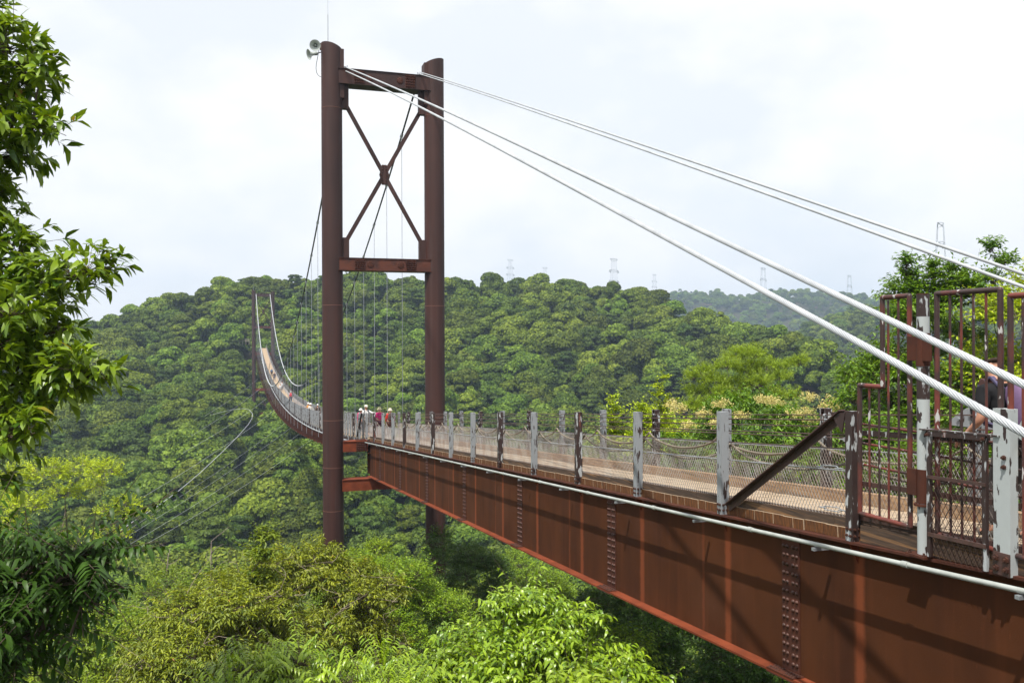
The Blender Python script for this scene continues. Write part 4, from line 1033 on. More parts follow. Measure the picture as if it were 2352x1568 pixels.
X = np.array([p[0] for p in rest]); Y = np.array([p[1] for p in rest])
wood('forest', np.stack([X, Y, gz_np(X, Y)-.4], 1), .65, 1.45, 'dense green broadleaf forest covering the hill behind the bridge')
pts = []; scatter(430, 700, 8.5, .05, .62); scatter(880, 1290, 13, -.1, .62)
X = np.array([p[0] for p in pts]); Y = np.array([p[1] for p in pts]); 
wood('distant_forest', np.stack([X, Y, gz_np(X, Y)-.5], 1), 1.0, 1.6, 'hazy blue-green woods on the distant ridges at the right')

# bare dead trees on the hillside
def snag(p, h, seed, lab):
    r = np.random.default_rng(seed); b = Vector(p); mb = MB(); tp = b+Vector((r.normal()*h*.12, r.normal()*h*.1, h))
    pp_ = limb(mb, b, tp, h*.02, .02, r, 6, .1)
    for i in range(6):
        s = pp_[2+i % (len(pp_)-2)]; a = r.random()*6.28; limb(mb, s, s+Vector((math.cos(a)*h*.3, math.sin(a)*h*.3, h*(.1+.2*r.random()))), h*.009, .008, r, 5, .25)
    o = obj('dead_tree', mb, M['snag'], org=b); tag(o, lab, 'dead tree')
snag(at(800, 1370, 33), 4.6, 5, 'bare grey dead tree leaning above the reddish bush at lower left') if False else None
for (x, y, d, h, sd_, lab) in ((480,1375,40,2.6,1,'bare dead trunk poking out of the canopy at lower left'), (385,1365,44,2.0,2,'small bare dead tree left of the other dead trunk'),
        (2225,1345,205,6,3,'pale dead tree on the hillside right of the tower, the lower one'), (2045,1265,250,7,4,'pale dead tree high on the hillside right of the tower'),
        (2070,1290,200,6,6,'pale forked dead tree in a gap of the hillside forest')):
    if x > 1900: x, y = x*.93, y*.72
    snag(at(x, y, d), h, sd_, lab)

# ------------------------------------------------------------------ near trees and bushes
def gb(x, y_px, d, dz=0): p = at(x, 784, d); return Vector((p.x, p.y, gz(p.x, p.y)+dz))
# 1 the yellow-green flat-topped tree at the left
r = np.random.default_rng(1); bl = []
for (x, y, d, q) in ((40,1085,33,.9),(110,1075,33,1.0),(185,1068,34,.9),(240,1072,33,.8),(60,1150,32,.9),(10,1140,33,1),(150,1120,34,.8),(-60,1100,34,1.1),(215,1105,35,.6),(290,1145,33,.6),(250,1165,33.5,.6),(310,1170,33,.5),(20,1200,32,.8),(-50,1190,33,1),(130,1235,33,.6),(200,1225,33,.6),(275,1215,33,.5)):
    bl.append((at(x, y+12, d), q*.72))
make_tree('broadleaf_tree', gb(140, 0, 34), bl, 21, 'yellow', 'flat-topped yellow-green tree with bare forking branches at the left', twigs=110, k=11, ll=.085, lw=.042, tl=.28, droop=.1, trunk_r=.16, bark='bark_pale', fork=at(150, 1290, 33.5))
# 2 large-leaved tree at the left edge
bl = []
for (x, y, d, q) in ((20,60,6.6,.28),(70,110,6.5,.25),(-60,80,6.8,.4),(110,150,6.4,.17),(30,190,6.5,.3),(100,215,6.6,.2),(150,180,6.4,.13),(-60,250,6.7,.4),(70,290,6.5,.24),(130,300,6.4,.15),(185,300,6.4,.09),(20,350,6.6,.3),(90,350,6.7,.17),(-60,420,6.8,.4),(15,440,6.7,.2),(-30,520,6.6,.33),(40,560,6.5,.22),(80,580,6.5,.15),(20,650,6.6,.28),(90,655,6.5,.22),(150,645,6.4,.18),(205,630,6.3,.17),(245,620,6.2,.13),(275,630,6.2,.08),(150,690,6.5,.14),
      (-50,700,6.5,.4),(60,720,6.0,.22),(130,760,6.2,.16),(185,755,6.2,.09),(20,790,6.0,.28),(100,820,6.3,.2),(-60,850,6.4,.4),(60,870,6.1,.24),(140,870,6.2,.2),(190,850,6.0,.15),(235,850,5.9,.13),(265,860,5.9,.09),(210,895,6.0,.13),(150,905,6.2,.15),(0,950,6.2,.26),(-60,1000,6.3,.36),(60,985,5.8,.2),(100,1000,5.8,.14),(20,1030,6.0,.2),(-20,1080,6.0,.2),(60,930,6.2,.18)):
    bl.append((at(x-44-(14 if y < 400 else 0), y, d), q*.68))
make_tree('oak_tree', (-2.6, 5.3, gz(-2.6, 5.3)), bl, 22, 'oak', 'large-leaved tree filling the left edge with drooping dark green leaves', twigs=21, k=7, ll=.115, lw=.038, tl=.17, style='whorl', droop=.2, trunk_r=.14, fine=True, fork=at(-260, 900, 6.4), upbias=.15, show=280, blobfill=.25, twr=.003)
# 3 dark fronds under it, at the lower left
bl = []
for (x, y, d, q) in ((10,1310,4.8,.16),(100,1290,4.7,.12),(170,1270,4.7,.06),(200,1285,4.6,.06),(60,1320,4.7,.2),(160,1270,4.6,.17),(225,1300,4.6,.10),(30,1330,4.7,.26),(120,1340,4.6,.17),(185,1370,4.6,.10),(50,1400,4.7,.20),(20,1470,4.8,.26),(-60,1300,4.9,.4),(-60,1450,4.9,.4),(100,1430,4.7,.10),(10,1545,4.9,.24)):
    bl.append((at(x, y, d), q))
make_tree('sumac_bush', (-2.1, 3.9, gz(-2.1, 3.9)), bl, 23, 'dark_frond', 'dark shaded bush with drooping feather-shaped leaves at the lower left', 'bush', twigs=15, k=14, ll=.085, lw=.022, tl=.34, style='pinnate', droop=.4, trunk_r=.035, fine=True, upbias=.1, blobfill=.2)
# 4 to 9: the bushes along the bottom
def bush(name, x, d, ytop, Rm, H, nb, rad, seed, lm, lab, **kw):
    c = at(x, ytop, d); r = np.random.default_rng(seed); cc = Vector((c.x, c.y, c.z-H*1.0-rad*.75)); bl = dome(r, cc, Rm, H, nb, rad*.88, kw.pop('lo', -.15))
    return make_tree(name, (c.x, c.y, gz(c.x, c.y)), bl, seed, lm, lab, kw.pop('cat', 'tree'), **kw)
bush('broadleaf_tree', 420, 24, 1300, 2.6, 2.2, 26, .72, 31, 'mid', 'green small-leaved tree at the bottom left beside the dark fronds', twigs=120, k=10, ll=.085, lw=.038, tl=.32, droop=.2, trunk_r=.1)
bush('broadleaf_tree', 250, 19, 1375, 2.3, 2.0, 22, .6, 32, 'mid', 'green bush in the bottom left corner behind the dark fronds', twigs=110, k=10, ll=.085, lw=.036, tl=.3, droop=.25, trunk_r=.09)
bush('reddish_tree', 690, 19, 1238, 2.1, 2.1, 34, .52, 33, 'reddish', 'feathery tree with reddish leaf tips in front of the tower base', twigs=130, k=10, ll=.10, lw=.032, tl=.34, droop=.45, trunk_r=.08, extra=110)
bush('reddish_tree', 480, 16.5, 1330, 1.5, 1.7, 22, .45, 34, 'reddish', 'smaller reddish-tipped bush left of the feathery tree', twigs=110, k=10, ll=.095, lw=.03, tl=.32, droop=.45, trunk_r=.06, extra=70)
bush('slender_shoot', 596, 17.8, 1205, .26, .7, 7, .13, 35, 'mid', 'thin yellow-green shoots rising above the feathery tree', cat='shrub', twigs=26, k=9, ll=.09, lw=.04, tl=.22, droop=.3, trunk_r=.015, lo=-.9)
bush('broadleaf_tree', 900, 25, 1262, 2.6, 2.6, 34, .62, 36, 'mid', 'light green small-leaved tree below the gap between the tower legs', twigs=150, k=10, ll=.075, lw=.034, tl=.3, droop=.2, trunk_r=.1)
bush('broadleaf_tree', 845, 34, 1232, 1.4, 1.6, 16, .5, 37, 'mid', 'small tree behind the left tower leg\'s foot', twigs=90, k=9, ll=.09, lw=.045, tl=.3, droop=.15, trunk_r=.07)
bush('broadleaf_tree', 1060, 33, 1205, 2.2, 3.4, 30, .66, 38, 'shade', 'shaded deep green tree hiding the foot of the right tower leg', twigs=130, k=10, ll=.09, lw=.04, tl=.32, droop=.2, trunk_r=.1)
bush('broadleaf_tree', 1180, 40, 1258, 2.4, 3.0, 24, .7, 39, 'mid', 'green tree under the girder to the right of the tower', twigs=90, k=9, ll=.10, lw=.048, tl=.35, droop=.2, trunk_r=.1)
bush('broadleaf_tree', 1240, 27, 1330, 1.9, 2.6, 24, .55, 40, 'mid', 'sunlit small-leaved tree under the middle of the girder', twigs=110, k=9, ll=.085, lw=.04, tl=.3, droop=.25, trunk_r=.08)
bush('glossy_tree', 1225, 11.5, 1365, 1.15, 1.2, 34, .27, 41, 'bright', 'bright glossy tree with drooping leaves at the bottom centre', twigs=64, k=9, ll=.10, lw=.035, tl=.30, droop=.55, trunk_r=.06, fine=True)
bush('glossy_tree', 1080, 11.0, 1468, 1.0, .9, 20, .32, 42, 'bright', 'bright glossy bush at the bottom, left of the big glossy tree', twigs=60, k=9, ll=.11, lw=.04, tl=.25, droop=.55, trunk_r=.05, fine=True)
bush('glossy_tree', 1410, 11.2, 1485, .55, .6, 10, .3, 43, 'bright', 'bright glossy bush at the bottom, right of the big glossy tree', twigs=60, k=9, ll=.11, lw=.04, tl=.25, droop=.55, trunk_r=.05, fine=True)
bush('glossy_tree', 1330, 9.4, 1520, .5, .5, 9, .27, 44, 'bright', 'lowest glossy bush cut by the bottom picture edge under the girder', twigs=50, k=9, ll=.11, lw=.04, tl=.25, droop=.55, trunk_r=.05, fine=True)
bush('sumac_bush', 640, 9.0, 1470, .75, .5, 12, .26, 45, 'bright', 'bush with feather-shaped leaves at the bottom edge below the reddish tree', cat='bush', twigs=22, k=14, ll=.085, lw=.024, tl=.36, style='pinnate', droop=.45, trunk_r=.03, fine=True, blobfill=.3)
bush('sumac_bush', 860, 9.4, 1500, .7, .45, 10, .25, 46, 'bright', 'bush with feather-shaped leaves at the bottom edge left of the glossy bush', cat='bush', twigs=20, k=14, ll=.085, lw=.024, tl=.34, style='pinnate', droop=.45, trunk_r=.03, fine=True, blobfill=.3)
bush('sumac_bush', 545, 9.2, 1510, .4, .35, 6, .22, 47, 'bright', 'small bush of feather-shaped leaves, leftmost at the bottom edge', cat='bush', twigs=20, k=14, ll=.08, lw=.022, tl=.32, style='pinnate', droop=.45, trunk_r=.03, fine=True, blobfill=.3)
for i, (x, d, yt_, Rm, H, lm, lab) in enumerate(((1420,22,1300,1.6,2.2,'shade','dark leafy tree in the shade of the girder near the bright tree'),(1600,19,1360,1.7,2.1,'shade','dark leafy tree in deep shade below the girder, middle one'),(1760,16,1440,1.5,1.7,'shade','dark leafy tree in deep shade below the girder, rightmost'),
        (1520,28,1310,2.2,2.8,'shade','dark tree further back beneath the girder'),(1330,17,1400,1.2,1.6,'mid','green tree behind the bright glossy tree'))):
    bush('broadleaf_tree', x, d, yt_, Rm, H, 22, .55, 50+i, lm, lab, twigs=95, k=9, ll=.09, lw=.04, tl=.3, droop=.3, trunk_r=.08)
# ---- beyond the bridge
bush('broadleaf_tree', 2135, 19, 640, 1.65, 3.6, 60, .52, 60, 'right', 'tall light green tree behind the barrier panels at the right', twigs=110, k=9, ll=.10, lw=.045, tl=.34, droop=.35, trunk_r=.12, lo=-.75, upbias=.5)
bush('broadleaf_tree', 2370, 17.5, 600, 1.5, 3.2, 40, .5, 61, 'yellow', 'yellow-green tree at the right edge behind the walkway', twigs=110, k=9, ll=.09, lw=.045, tl=.32, droop=.25, trunk_r=.12, lo=-.75, upbias=.4, bark='bark_pale')
for i, (x, yt_, h) in enumerate(((2075,600,.6),(2145,610,.5),(2285,560,.8),(2200,615,.4))):
    c = at(x, yt_, 18.6); r = np.random.default_rng(70+i); bl = [(c+Vector((r.normal()*.10, r.normal()*.1, -h*2*s_)), .17+.12*s_) for s_ in (0.05,.25,.5,.75,1.0)]
    make_tree('tree_shoot', (c.x+.1, c.y, c.z-h*2-1.5), bl, 80+i, 'right', ('leftmost upright leafy shoot above the barrier panels','upright leafy shoot between the backstay cables','tallest leafy shoot at the upper right','short leafy shoot above the barrier panels')[i], 'shrub', twigs=38, k=8, ll=.10, lw=.042, tl=.28, droop=.3, trunk_r=.02, upbias=.9, blobfill=.2)
bush('broadleaf_tree', 2010, 17, 960, 1.1, 1.6, 18, .42, 62, 'right', 'green bush seen through the stepped barrier panel', cat='bush', twigs=80, k=9, ll=.09, lw=.042, tl=.3, droop=.3, trunk_r=.06)
bush('broadleaf_tree', 2200, 14.5, 950, 1.2, 1.4, 20, .42, 63, 'right', 'green bush seen through the tall barrier panel', cat='bush', twigs=90, k=9, ll=.09, lw=.042, tl=.3, droop=.3, trunk_r=.06)
bush('broadleaf_tree', 1960, 24, 1000, 1.9, 1.8, 22, .55, 64, 'mid', 'green bush seen through the netting of the far railing', cat='bush', twigs=80, k=9, ll=.09, lw=.042, tl=.3, droop=.3, trunk_r=.06)
bush('broadleaf_tree', 1560, 24, 935, 1.6, 2.0, 22, .5, 65, 'yellow', 'yellow-green bush left of the flowering tree beyond the railing', cat='bush', twigs=90, k=9, ll=.085, lw=.04, tl=.3, droop=.3, trunk_r=.06)
# flowering tree: glossy leaves and cream panicles
t, r = bush('flowering_tree', 1735, 21, 880, 2.0, 1.9, 34, .5, 66, 'right', 'leafy tree with cream flower clusters behind the walkway railing', twigs=80, k=10, ll=.12, lw=.042, tl=.3, droop=.5, trunk_r=.1, lo=-.5)
for (x, y) in ((1545,915),(1560,925),(1655,912),(1668,925),(1752,903),(1785,915),(1772,905),(1820,935),(1835,945),(1850,930),(1893,918),(1910,908),(1935,898),(1700,940),(1615,935),(1875,950),(1915,925),(1990,940),(2000,925),(1795,960),(1845,965),(1640,960),(1580,965)):
    x = x if x < 1920 else x-75
    d = 19.6+rnd.random()*1.2; c = at(x, y, d); q = np.random.default_rng(int(x)); m = 22
    S0 = np.tile(np.array(c - Vector((0,0,.24))), (m,1)); D = rv(q, m); D[:,2] = np.abs(D[:,2])+.25
    V1 = twig_wood(S0, D, .12+.13*q.random(m), -.1, .004); e = S0 + nrm(D)*(.12+.13*q.random(m))[:,None]
    lv_ = leaves(np.repeat(e, 9, 0)+q.normal(size=(m*9,3))*.03, rv(q, m*9), rv(q, m*9), .036, .027, tint=q.random(m*9))
    V, Fc, T = merge([V1, lv_]); pn = bpy.data.objects.new('flower_cluster', np_mesh('flower_cluster', V-np.array(ORG[t.name]), Fc, 3, [LM['flower']], T)); reg(pn, t)
# upright shoots at the railing
for i, (x, yt_, d, h) in enumerate(((1515,868,23,1.5),(1410,912,24,1.1),(1480,930,23.5,.8))):
    c = at(x, yt_, d); r = np.random.default_rng(90+i); bl = [(c+Vector((r.normal()*.05*(1+3*s_), r.normal()*.08, -h*s_)), .10+.20*s_) for s_ in (0,.15,.3,.45,.6,.75,.9,1.1,1.3)]
    bl += [(c+Vector((r.normal()*.5, r.normal()*.3, -h*(.9+.5*r.random()))), .28) for _ in range(6)]
    make_tree('tree_shoot', (c.x, c.y, c.z-h*1.4-3), bl, 95+i, 'yellow', ('tall slender yellow-green tree top beyond the railing','shorter slender yellow-green tree top left of the tall one','low yellow-green tree top between the two slender ones')[i], 'tree', twigs=36, k=8, ll=.085, lw=.045, tl=.2, droop=.2, trunk_r=.03, upbias=.6, blobfill=.2)
# pine
bl = []
for (x, y, q) in ((1700,812,.45),(1735,808,.4),(1670,835,.45),(1760,835,.45),(1720,845,.5),(1800,835,.3),(1835,830,.28),(1615,850,.35),(1590,862,.28),(1640,870,.45),(1690,880,.5),(1740,875,.5),(1790,862,.4),(1600,895,.4),(1650,905,.5),(1710,915,.5),(1770,905,.45),(1820,905,.3),(1620,930,.5),(1680,945,.5),(1750,940,.5),(1590,930,.4),(1840,822,.2)):
    bl.append((at(x, y+6, 33+rnd.random()*1.6), q))
make_tree('pine_tree', gb(1705, 0, 34), bl, 97, 'pine', 'yellow-green pine with spreading tufted boughs beyond the walkway', twigs=60, k=30, ll=.13, lw=.012, tl=.26, style='needle', droop=.0, trunk_r=.13, upbias=.6, blobfill=.4, fork=at(1705, 900, 33.8))

# ------------------------------------------------------------------ pylons on the skyline
mb = MB(); H = 46.0
def pw(z): return 3.9*(1-z/H)+.6 if z < 26 else 2.29-.05*(z-26)
zs_ = [0,6,11.5,16.5,21,25,29,33,37,41,46]
for i in range(len(zs_)-1):
    a, b = pw(zs_[i]), pw(zs_[i+1])
    C1 = [Vector((sx*a, sy*a, zs_[i])) for sx, sy in ((-1,-1),(1,-1),(1,1),(-1,1))]; C2 = [Vector((sx*b, sy*b, zs_[i+1])) for sx, sy in ((-1,-1),(1,-1),(1,1),(-1,1))]
    for j in range(4):
        mb.beam(C1[j], C2[j], .14, .14)
        if j % 2 == 0: mb.beam(C1[j], C2[(j+1)%4], .05, .05); mb.beam(C1[(j+1)%4], C2[j], .05, .05); mb.beam(C2[j], C2[(j+1)%4], .10, .10)
for z, w in ((27,8.5),(36,8.0),(45.9,7.0)):
    for sx in (-1,1):
        for sy in (-1,1):
            mb.beam((sx*pw(z), sy*pw(z), z), (sx*w, 0, z-.4), .24, .24); mb.beam((sx*pw(z), sy*pw(z), z-2.2), (sx*w, 0, z-.4), .2, .2)
        if z < 45: mb.beam((sx*w,0,z-.5), (sx*(w-1.6),0,z-2.6), .4, .4); mb.beam((sx*w,0,z-.5), (sx*(w+1.2),0,z-2.2), .4, .4)
pyl = mb.mesh('pylon', M['pylon'])
for (x, yt_, d, s, lab) in ((1172,596,1150,1.0,'faint lattice pylon on the skyline nearest the tower'),(1252,614,1200,.95,'short faint lattice pylon with a flat top second from the tower'),(1410,594,800,1.05,'clear lattice pylon with three cross arms above the main hill'),
        (1503,630,1300,.95,'tiny faint lattice pylon above the notch in the ridge'),(1753,615,1230,1.5,'lattice pylon standing on the distant blue ridge'),(1951,632,1150,1.3,'faint lattice pylon near the right end of the distant ridge'),(2160,512,470,1.05,'largest lattice pylon rising behind the leafy shoots at the right')):
    p = at(x, yt_, d); zg = p.z - H*s; g0 = gz(p.x, p.y)
    t = thing('power_pylon', (p.x, p.y, zg), lab, 'pylon', 'power line pylons on the skyline', TH+.35)
    o = inst('lattice_mast', pyl, (p.x, p.y, zg), t); t.scale = (s, s, s)
    if zg > g0+.5:
        mb = MB()
        for sx in (-1,1):
            for sy in (-1,1): mb.beam((sx*5.2, sy*5.2, (g0-zg)/s-1), (sx*5.2, sy*5.2, 0), .3, .3)
        ll_ = bpy.data.objects.new('lower_leg', mb.mesh('lower_leg', M['pylon'])); reg(ll_, t)
# lookout fence beside the far tower
mb = MB(); a = at(478, 782, 262); b = at(572, 779, 262)
for s in np.linspace(0,1,14): p = a.lerp(b, s); mb.beam(p-Vector((0,0,1.6)), p+Vector((0,0,.1)), .14, .14)
for dz in (0,-.5): mb.beam(a+Vector((0,0,dz)), b+Vector((0,0,dz)), .1, .14)
o = obj('lookout_fence', mb, M['concrete'], org=a); tag(o, 'low pale fence on the hillside left of the distant tower', 'fence')

# ------------------------------------------------------------------ people
def skinned(name, J, E, parent, m, R, sub=1):
    """One continuous surface grown over joints J (position, radius) and bones E."""
    me = bpy.data.meshes.new(name); me.from_pydata([R @ Vector(j[0]) for j in J], E, []); me.materials.append(m)
    o = bpy.data.objects.new(name, me); reg(o, parent)
    md = o.modifiers.new('skin', 'SKIN'); md.use_smooth_shade = True
    for i, j in enumerate(J): q = j[1]; me.skin_vertices[0].data[i].radius = (q if isinstance(q, tuple) else (q, q))
    me.skin_vertices[0].data[0].use_root = True
    o.modifiers.new('sub', 'SUBSURF').levels = sub; o.modifiers['sub'].render_levels = sub
    return o
CL = {}
def cm(c):
    k = tuple(c)
    if k not in CL: CL[k] = cloth('cloth', k)
    return CL[k]
def person(X, Y, face, h, label, shirt, trousers, hat=None, pack=None, lean=0, armL=None, armR=None, hair=(.03,.025,.02), glasses=False, shoes=(.08,.07,.06), towel=False, sleeves=True, phones=False, beard=False, near=False, group=None, stride=.12):
    s = h/1.70; z0 = deck(Y)+.005
    t = thing('person', (X, Y, z0), label, 'person', group, face)
    R = Matrix.Scale(s, 4); le = math.sin(lean)
    sh = Vector((0, .42*le, 1.38)); ch = Vector((0, .30*le, 1.22)); nk = sh+Vector((0,.05*le+.0,.09)); hd = nk+Vector((0,.03+.06*le,.13)); tp = hd+Vector((0,0,.085))
    armL = armL or ((-.24,.02,1.12),(-.25,.12,.88)); armR = armR or ((.24,.02,1.12),(.25,.12,.88))
    J = [((0,0,.93),.125),(tuple(ch*.5+Vector((0,0,.93))*.5),.12),(tuple(ch),(.15,.11)),(tuple(sh),(.10,.085)),(tuple(nk),.052),(tuple(hd-Vector((0,0,.04))),.078),(tuple(hd+Vector((0,0,.04))),.088),
         ((-.10,0,.88),.095),((-.11,stride*.6+.02,.49),.062),((-.11,stride,.09),.042),((-.11,stride+.15,.035),.036),
         ((.10,0,.88),.095),((.11,-stride*.3+.02,.49),.062),((.11,-stride,.09),.042),((.11,-stride+.15,.035),.036)]
    E = [(0,1),(1,2),(2,3),(3,4),(4,5),(5,6),(0,7),(7,8),(8,9),(9,10),(0,11),(11,12),(12,13),(13,14)]
    for sg, arm in ((-1, armL), (1, armR)):
        b = len(J); off = Vector((0, sh.y, 0)); e = Vector(arm[0])+off; w = Vector(arm[1])+off; d = (w-e).normalized()
        J += [(tuple(sh+Vector((sg*.165,0,-.02))),.06),(tuple(e),.042),(tuple(w),.028),(tuple(w+d*.08),(.036,.018))]
        E += [(3,b),(b,b+1),(b+1,b+2),(b+2,b+3)]
        if near or True:
            pr = d.cross(Vector((1,0,0))).normalized()
            sd2 = d.cross(pr).normalized()
            for f in range(4):
                q = len(J); o_ = sd2*(-.027+.018*f); ln_ = (.07,.08,.075,.06)[f]
                J += [(tuple(w+d*.10+o_),.009),(tuple(w+d*(.10+ln_*.5)+o_+pr*.004),.008),(tuple(w+d*(.10+ln_*.85)+o_+pr*.025),.007)]; E += [(b+3,q),(q,q+1),(q+1,q+2)]
            q = len(J); J += [(tuple(w+d*.05-sd2*.045),.011),(tuple(w+d*.09-sd2*.06),.009)]; E += [(b+2,q),(q,q+1)]
    skinned('body', J, E, t, M['skin'], R)
    g = .016
    Js = [((0,0,.90),.145),(tuple(ch*.5+Vector((0,0,.93))*.5),.14),(tuple(ch),(.172,.128)),(tuple(sh),(.115,.10)),(tuple(sh+Vector((0,0,.055))),.065)]; Es = [(0,1),(1,2),(2,3),(3,4)]
    for sg, arm in ((-1, armL), (1, armR)):
        b = len(Js); off = Vector((0, sh.y, 0)); e = Vector(arm[0])+off; w = Vector(arm[1])+off; s1 = sh+Vector((sg*.165,0,-.02))
        if sleeves: Js += [(tuple(s1),.078),(tuple(e),.056),(tuple(e.lerp(w,.9)),.042)]; Es += [(3,b),(b,b+1),(b+1,b+2)]
        else: Js += [(tuple(s1),.082),(tuple(s1.lerp(e,.8)),.066)]; Es += [(3,b),(b,b+1)]
    skinned('shirt', Js, Es, t, cm(shirt), R)
    Jt = [((0,0,.95),.14)]; Et = []
    for sg, st in ((-1,stride),(1,-stride)):
        b = len(Jt); kx = st*.6+.02 if sg < 0 else st*.3+.02
        Jt += [((sg*.10,0,.87),.112),((sg*.11,kx,.49),.08),((sg*.11,st,.11),.062)]; Et += [(0,b),(b,b+1),(b+1,b+2)]
    skinned('trousers', Jt, Et, t, cm(trousers), R)
    for sg, st in ((-1,stride),(1,-stride)): skinned('shoe', [((sg*.11,st-.05,.05),.046),((sg*.11,st+.07,.045),.044),((sg*.11,st+.16,.035),.034)], [(0,1),(1,2)], t, cm(shoes), R)
    skinned('hair', [(tuple(hd+Vector((0,-.035,.0))),.080),(tuple(hd+Vector((0,-.018,.062))),.086)], [(0,1)], t, cm(hair), R)
    def pc(name, mb, m, smooth=True):
        me = mb.mesh(name, m, smooth=smooth); me.transform(R); o = bpy.data.objects.new(name, me); reg(o, t); return o
    mb = MB(); mb.lathe([(.001,.028),(.012,.018),(.016,0),(.010,-.01),(.001,-.012)], Matrix.Translation(hd+Vector((0,.085,-.012))) @ Matrix.Rotation(.25,4,'X'), 8); pc('nose', mb, M['skin'])
    mb = MB(); mb.box(hd+Vector((-.024,.078,-.052)), hd+Vector((.024,.088,-.045))); pc('mouth', mb, cm((.30,.10,.08)))
    for sg in (-1,1):
        if not glasses:
            mb = MB(); mb.lathe([(.001,.006),(.009,.004),(.012,0)], Matrix.Translation(hd+Vector((sg*.032,.080,.014))) @ Matrix.Rotation(-math.pi/2,4,'X'), 8); pc('eye', mb, cm((.03,.02,.02)))
        mb = MB(); mb.lathe([(.001,.012),(.018,.010),(.027,0),(.018,-.010),(.001,-.012)], Matrix.Translation(hd+Vector((sg*.086,.0,-.005))) @ Matrix.Rotation(math.pi/2,4,'Y'), 10); pc('ear', mb, M['skin'])
    if glasses:
        mb = MB()
        for sg in (-1,1):
            mb.lathe([(.001,.008),(.024,.006),(.030,0),(.001,-.002)], Matrix.Translation(hd+Vector((sg*.036,.086,.014))) @ Matrix.Rotation(-math.pi/2,4,'X'), 12)
            mb.beam(hd+Vector((sg*.066,.082,.016)), hd+Vector((sg*.088,-.01,.012)), .006, .012)
        pc('sunglasses', mb, cm((.01,.01,.012)))
    if beard: skinned('beard', [(tuple(hd+Vector((0,.045,-.065))),.045),(tuple(hd+Vector((0,.02,-.05))),.062)], [(0,1)], t, cm((.05,.03,.02)), R)
    if phones:
        mb = MB(); 
        mb.tube([sh+Vector((.10*math.cos(a), -.01+.10*math.sin(a), .075+.0)) for a in np.linspace(-3.3,.15,14)], .011, 6)
        for sg in (-1,1): mb.lathe([(.001,-.02),(.04,-.02),(.045,0),(.036,.016),(.001,.016)], Matrix.Translation(sh+Vector((sg*.11,.06,.045))) @ Matrix.Rotation(sg*math.pi/2,4,'Y'), 14)
        pc('headphones', mb, cm((.10,.055,.05)))
    if hat:
        kind, c = hat; mb = MB(); b = hd+Vector((0,-.005,.045))
        if kind == 'brim': mb.lathe([(.165,-.035),(.16,-.028),(.10,.004),(.098,.05),(.085,.085),(.045,.10),(.001,.103)], Matrix.Translation(b), 20)
        elif kind == 'sun': mb.lathe([(.155,-.05),(.15,-.045),(.105,.0),(.10,.05),(.08,.085),(.04,.098),(.001,.10)], Matrix.Translation(b), 20)
        else:
            mb.lathe([(.10,-.01),(.103,.03),(.09,.07),(.05,.095),(.001,.10)], Matrix.Translation(b), 18); mb.add([b+Vector(q) for q in ((-.07,.085,.0),(.07,.085,.0),(.05,.17,-.015),(-.05,.17,-.015),(-.07,.085,.012),(.07,.085,.012),(.05,.17,-.006),(-.05,.17,-.006))], [(0,3,2,1),(4,5,6,7),(2,3,7,6),(0,4,7,3),(1,2,6,5)])
        pc('hat', mb, cm(c))
    if towel:
        mb = MB(); mb.tube([sh+Vector((-.07,.13,-.33)), sh+Vector((-.075,.12,-.1)), sh+Vector((-.07,.05,.04)), sh+Vector((0,-.05,.085)), sh+Vector((.07,.05,.04)), sh+Vector((.075,.12,-.1)), sh+Vector((.07,.13,-.3))], .035, 8); pc('towel', mb, cm((.75,.75,.74)))
    if pack:
        c, c2 = pack; o_ = ch+Vector((0,-.02-.1*le,0)); Mx = Matrix.Translation(o_+Vector((0,-.19,.02))) @ Matrix.Rotation(-lean*.9,4,'X')
        mb = MB(); sec = []
        for z, w, d in ((-.24,.10,.06),(-.21,.145,.10),(-.05,.155,.12),(.10,.145,.11),(.19,.115,.085),(.235,.05,.04)):
            sec.append((z, w, d))
        n = 16; vs = []
        for z, w, d in sec:
            for j in range(n):
                a = 2*math.pi*j/n; e = .55; vs.append(Mx @ Vector((w*math.copysign(abs(math.cos(a))**e, math.cos(a)), d*math.copysign(abs(math.sin(a))**e, math.sin(a)), z)))
        k = len(sec); mb.add(vs, [(i*n+j, i*n+(j+1)%n, (i+1)*n+(j+1)%n, (i+1)*n+j) for i in range(k-1) for j in range(n)]+[tuple(range(n-1,-1,-1)), tuple((k-1)*n+j for j in range(n))])
        bp = pc('backpack', mb, cm(c))
        mb = MB(); vs = [Mx @ v for v in [Vector(q) for q in ((-.10,-.15,-.2),(.10,-.15,-.2),(.10,-.15,-.02),(-.10,-.15,-.02),(-.10,-.10,-.2),(.10,-.10,-.2),(.10,-.10,-.02),(-.10,-.10,-.02))]]
        mb.add(vs, [(0,1,2,3),(0,4,5,1),(1,5,6,2),(2,6,7,3),(3,7,4,0)]); pc('pocket', mb, cm(c2))
        for sg in (-1,1):
            mb = MB(); q = [sh+Vector((sg*.09,-.13,.0)), sh+Vector((sg*.095,-.02,.105)), sh+Vector((sg*.10,.10,.02)), ch+Vector((sg*.11,.155,.0)), ch+Vector((sg*.14,.08,-.16)), ch+Vector((sg*.12,-.10,-.2))]
            for a, b in zip(q[:-1], q[1:]): mb.beam(a, b, .05, .018, up=(0,1,.3))
            pc('strap', mb, cm(c2), False)
    return t
person(6.98, 6.34, .05, 1.76, 'bearded man in sunglasses and black shirt leaning forward with a purple backpack', (.018,.018,.02), (.10,.085,.08), pack=((.16,.10,.19),(.10,.09,.16)), lean=.42, hair=(.045,.03,.022), glasses=True, beard=True, phones=True, sleeves=False, near=True,
       armL=((-.25,-.04,1.10),(-.22,.16,.93)), armR=((.25,-.02,1.10),(.2,.18,.95)))
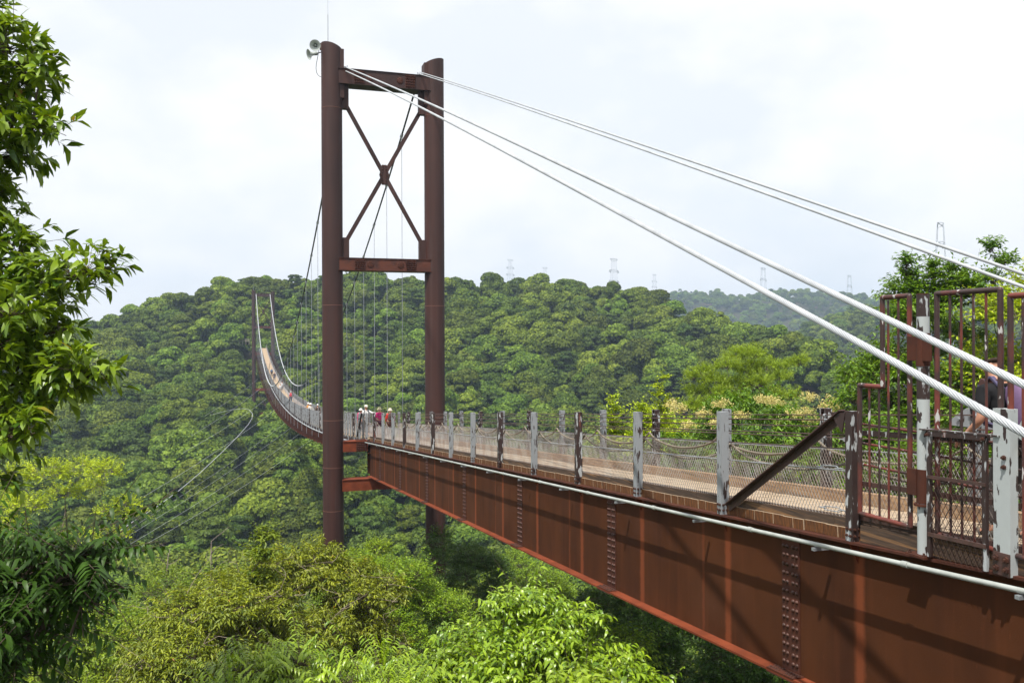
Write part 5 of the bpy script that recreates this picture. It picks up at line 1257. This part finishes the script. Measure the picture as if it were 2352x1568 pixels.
person(7.0, 49.6, math.pi+.1, 1.68, 'man in white shirt, cap and towel with one hand on the railing by the tower', (.72,.72,.72), (.20,.19,.18), hat=('cap', (.72,.68,.58)), towel=True, pack=((.05,.05,.06),(.03,.03,.035)), armL=((-.34,.10,1.26),(-.60,.02,1.24)), lean=.1, sleeves=True)
person(7.25, 53.5, math.pi-.1, 1.50, 'woman in a white brimmed hat and pink top behind the man in white', (.62,.09,.22), (.08,.10,.16), hat=('brim', (.72,.72,.68)), pack=((.10,.16,.22),(.18,.30,.38)))
person(7.3, 46.4, .1, 1.50, 'woman in a bright pink jacket and cream sun hat seen from behind', (.62,.03,.20), (.12,.03,.06), hat=('sun', (.72,.66,.42)), pack=None, lean=.12)
person(7.35, 43.4, -.1, 1.42, 'person in a red jacket with brown backpack and patterned hat by the railing', (.60,.05,.035), (.14,.07,.06), hat=('sun', (.62,.56,.46)), pack=((.09,.06,.055),(.05,.03,.03)), lean=.1)
person(7.0, 80.5, math.pi, 1.62, 'hiker in brown with white cap, right one of three on the far span', (.16,.11,.09), (.10,.09,.09), hat=('cap', (.75,.75,.72)), pack=((.05,.05,.05),(.03,.03,.03)))
person(6.8, 86.0, math.pi, 1.60, 'hiker with white hat in the middle of three on the far span', (.65,.62,.58), (.12,.12,.14), hat=('brim', (.78,.78,.76)))
person(6.9, 90.0, math.pi, 1.55, 'hiker in an orange top, left one of three on the far span', (.62,.30,.08), (.12,.10,.10), hat=('brim', (.78,.74,.66)))
person(7.1, 124, 0, 1.66, 'lone walker with a bright red backpack and white cap on the hanging span', (.45,.46,.48), (.10,.14,.22), hat=('cap', (.75,.74,.72)), pack=((.65,.03,.05),(.5,.02,.04)))
person(6.75, 146, 0, 1.66, 'walker in white shirt at the middle of the hanging span, on the left', (.75,.75,.75), (.35,.35,.36), hat=('cap', (.6,.5,.45)))
person(7.3, 152, 0, 1.66, 'walker in pale shirt at the middle of the hanging span, on the right', (.66,.66,.68), (.2,.2,.22), hair=(.1,.07,.05))
person(7.0, 176, 0, 1.72, 'distant walker in dark clothes on the rising end of the span', (.05,.05,.07), (.06,.09,.16))
person(6.85, 186, 0, 1.70, 'most distant walker with a blue backpack on the rising end of the span', (.10,.16,.26), (.05,.05,.06), pack=((.10,.18,.30),(.08,.1,.2)))

# ------------------------------------------------------------------ haze
hz = bpy.data.materials.new('haze'); hz.use_nodes = True; nt = hz.node_tree; nt.nodes.remove(nt.nodes['Principled BSDF'])
pv = nt.nodes.new('ShaderNodeVolumePrincipled'); pv.inputs['Density'].default_value = HAZE; pv.inputs['Color'].default_value = (.60,.77,1,1); pv.inputs['Anisotropy'].default_value = .1
nt.links.new(pv.outputs[0], nt.nodes['Material Output'].inputs['Volume'])
mb = MB(); mb.box((-1800,-1800,-130),(1800,1800,130)); o = obj('haze', mb, hz, kind='stuff')
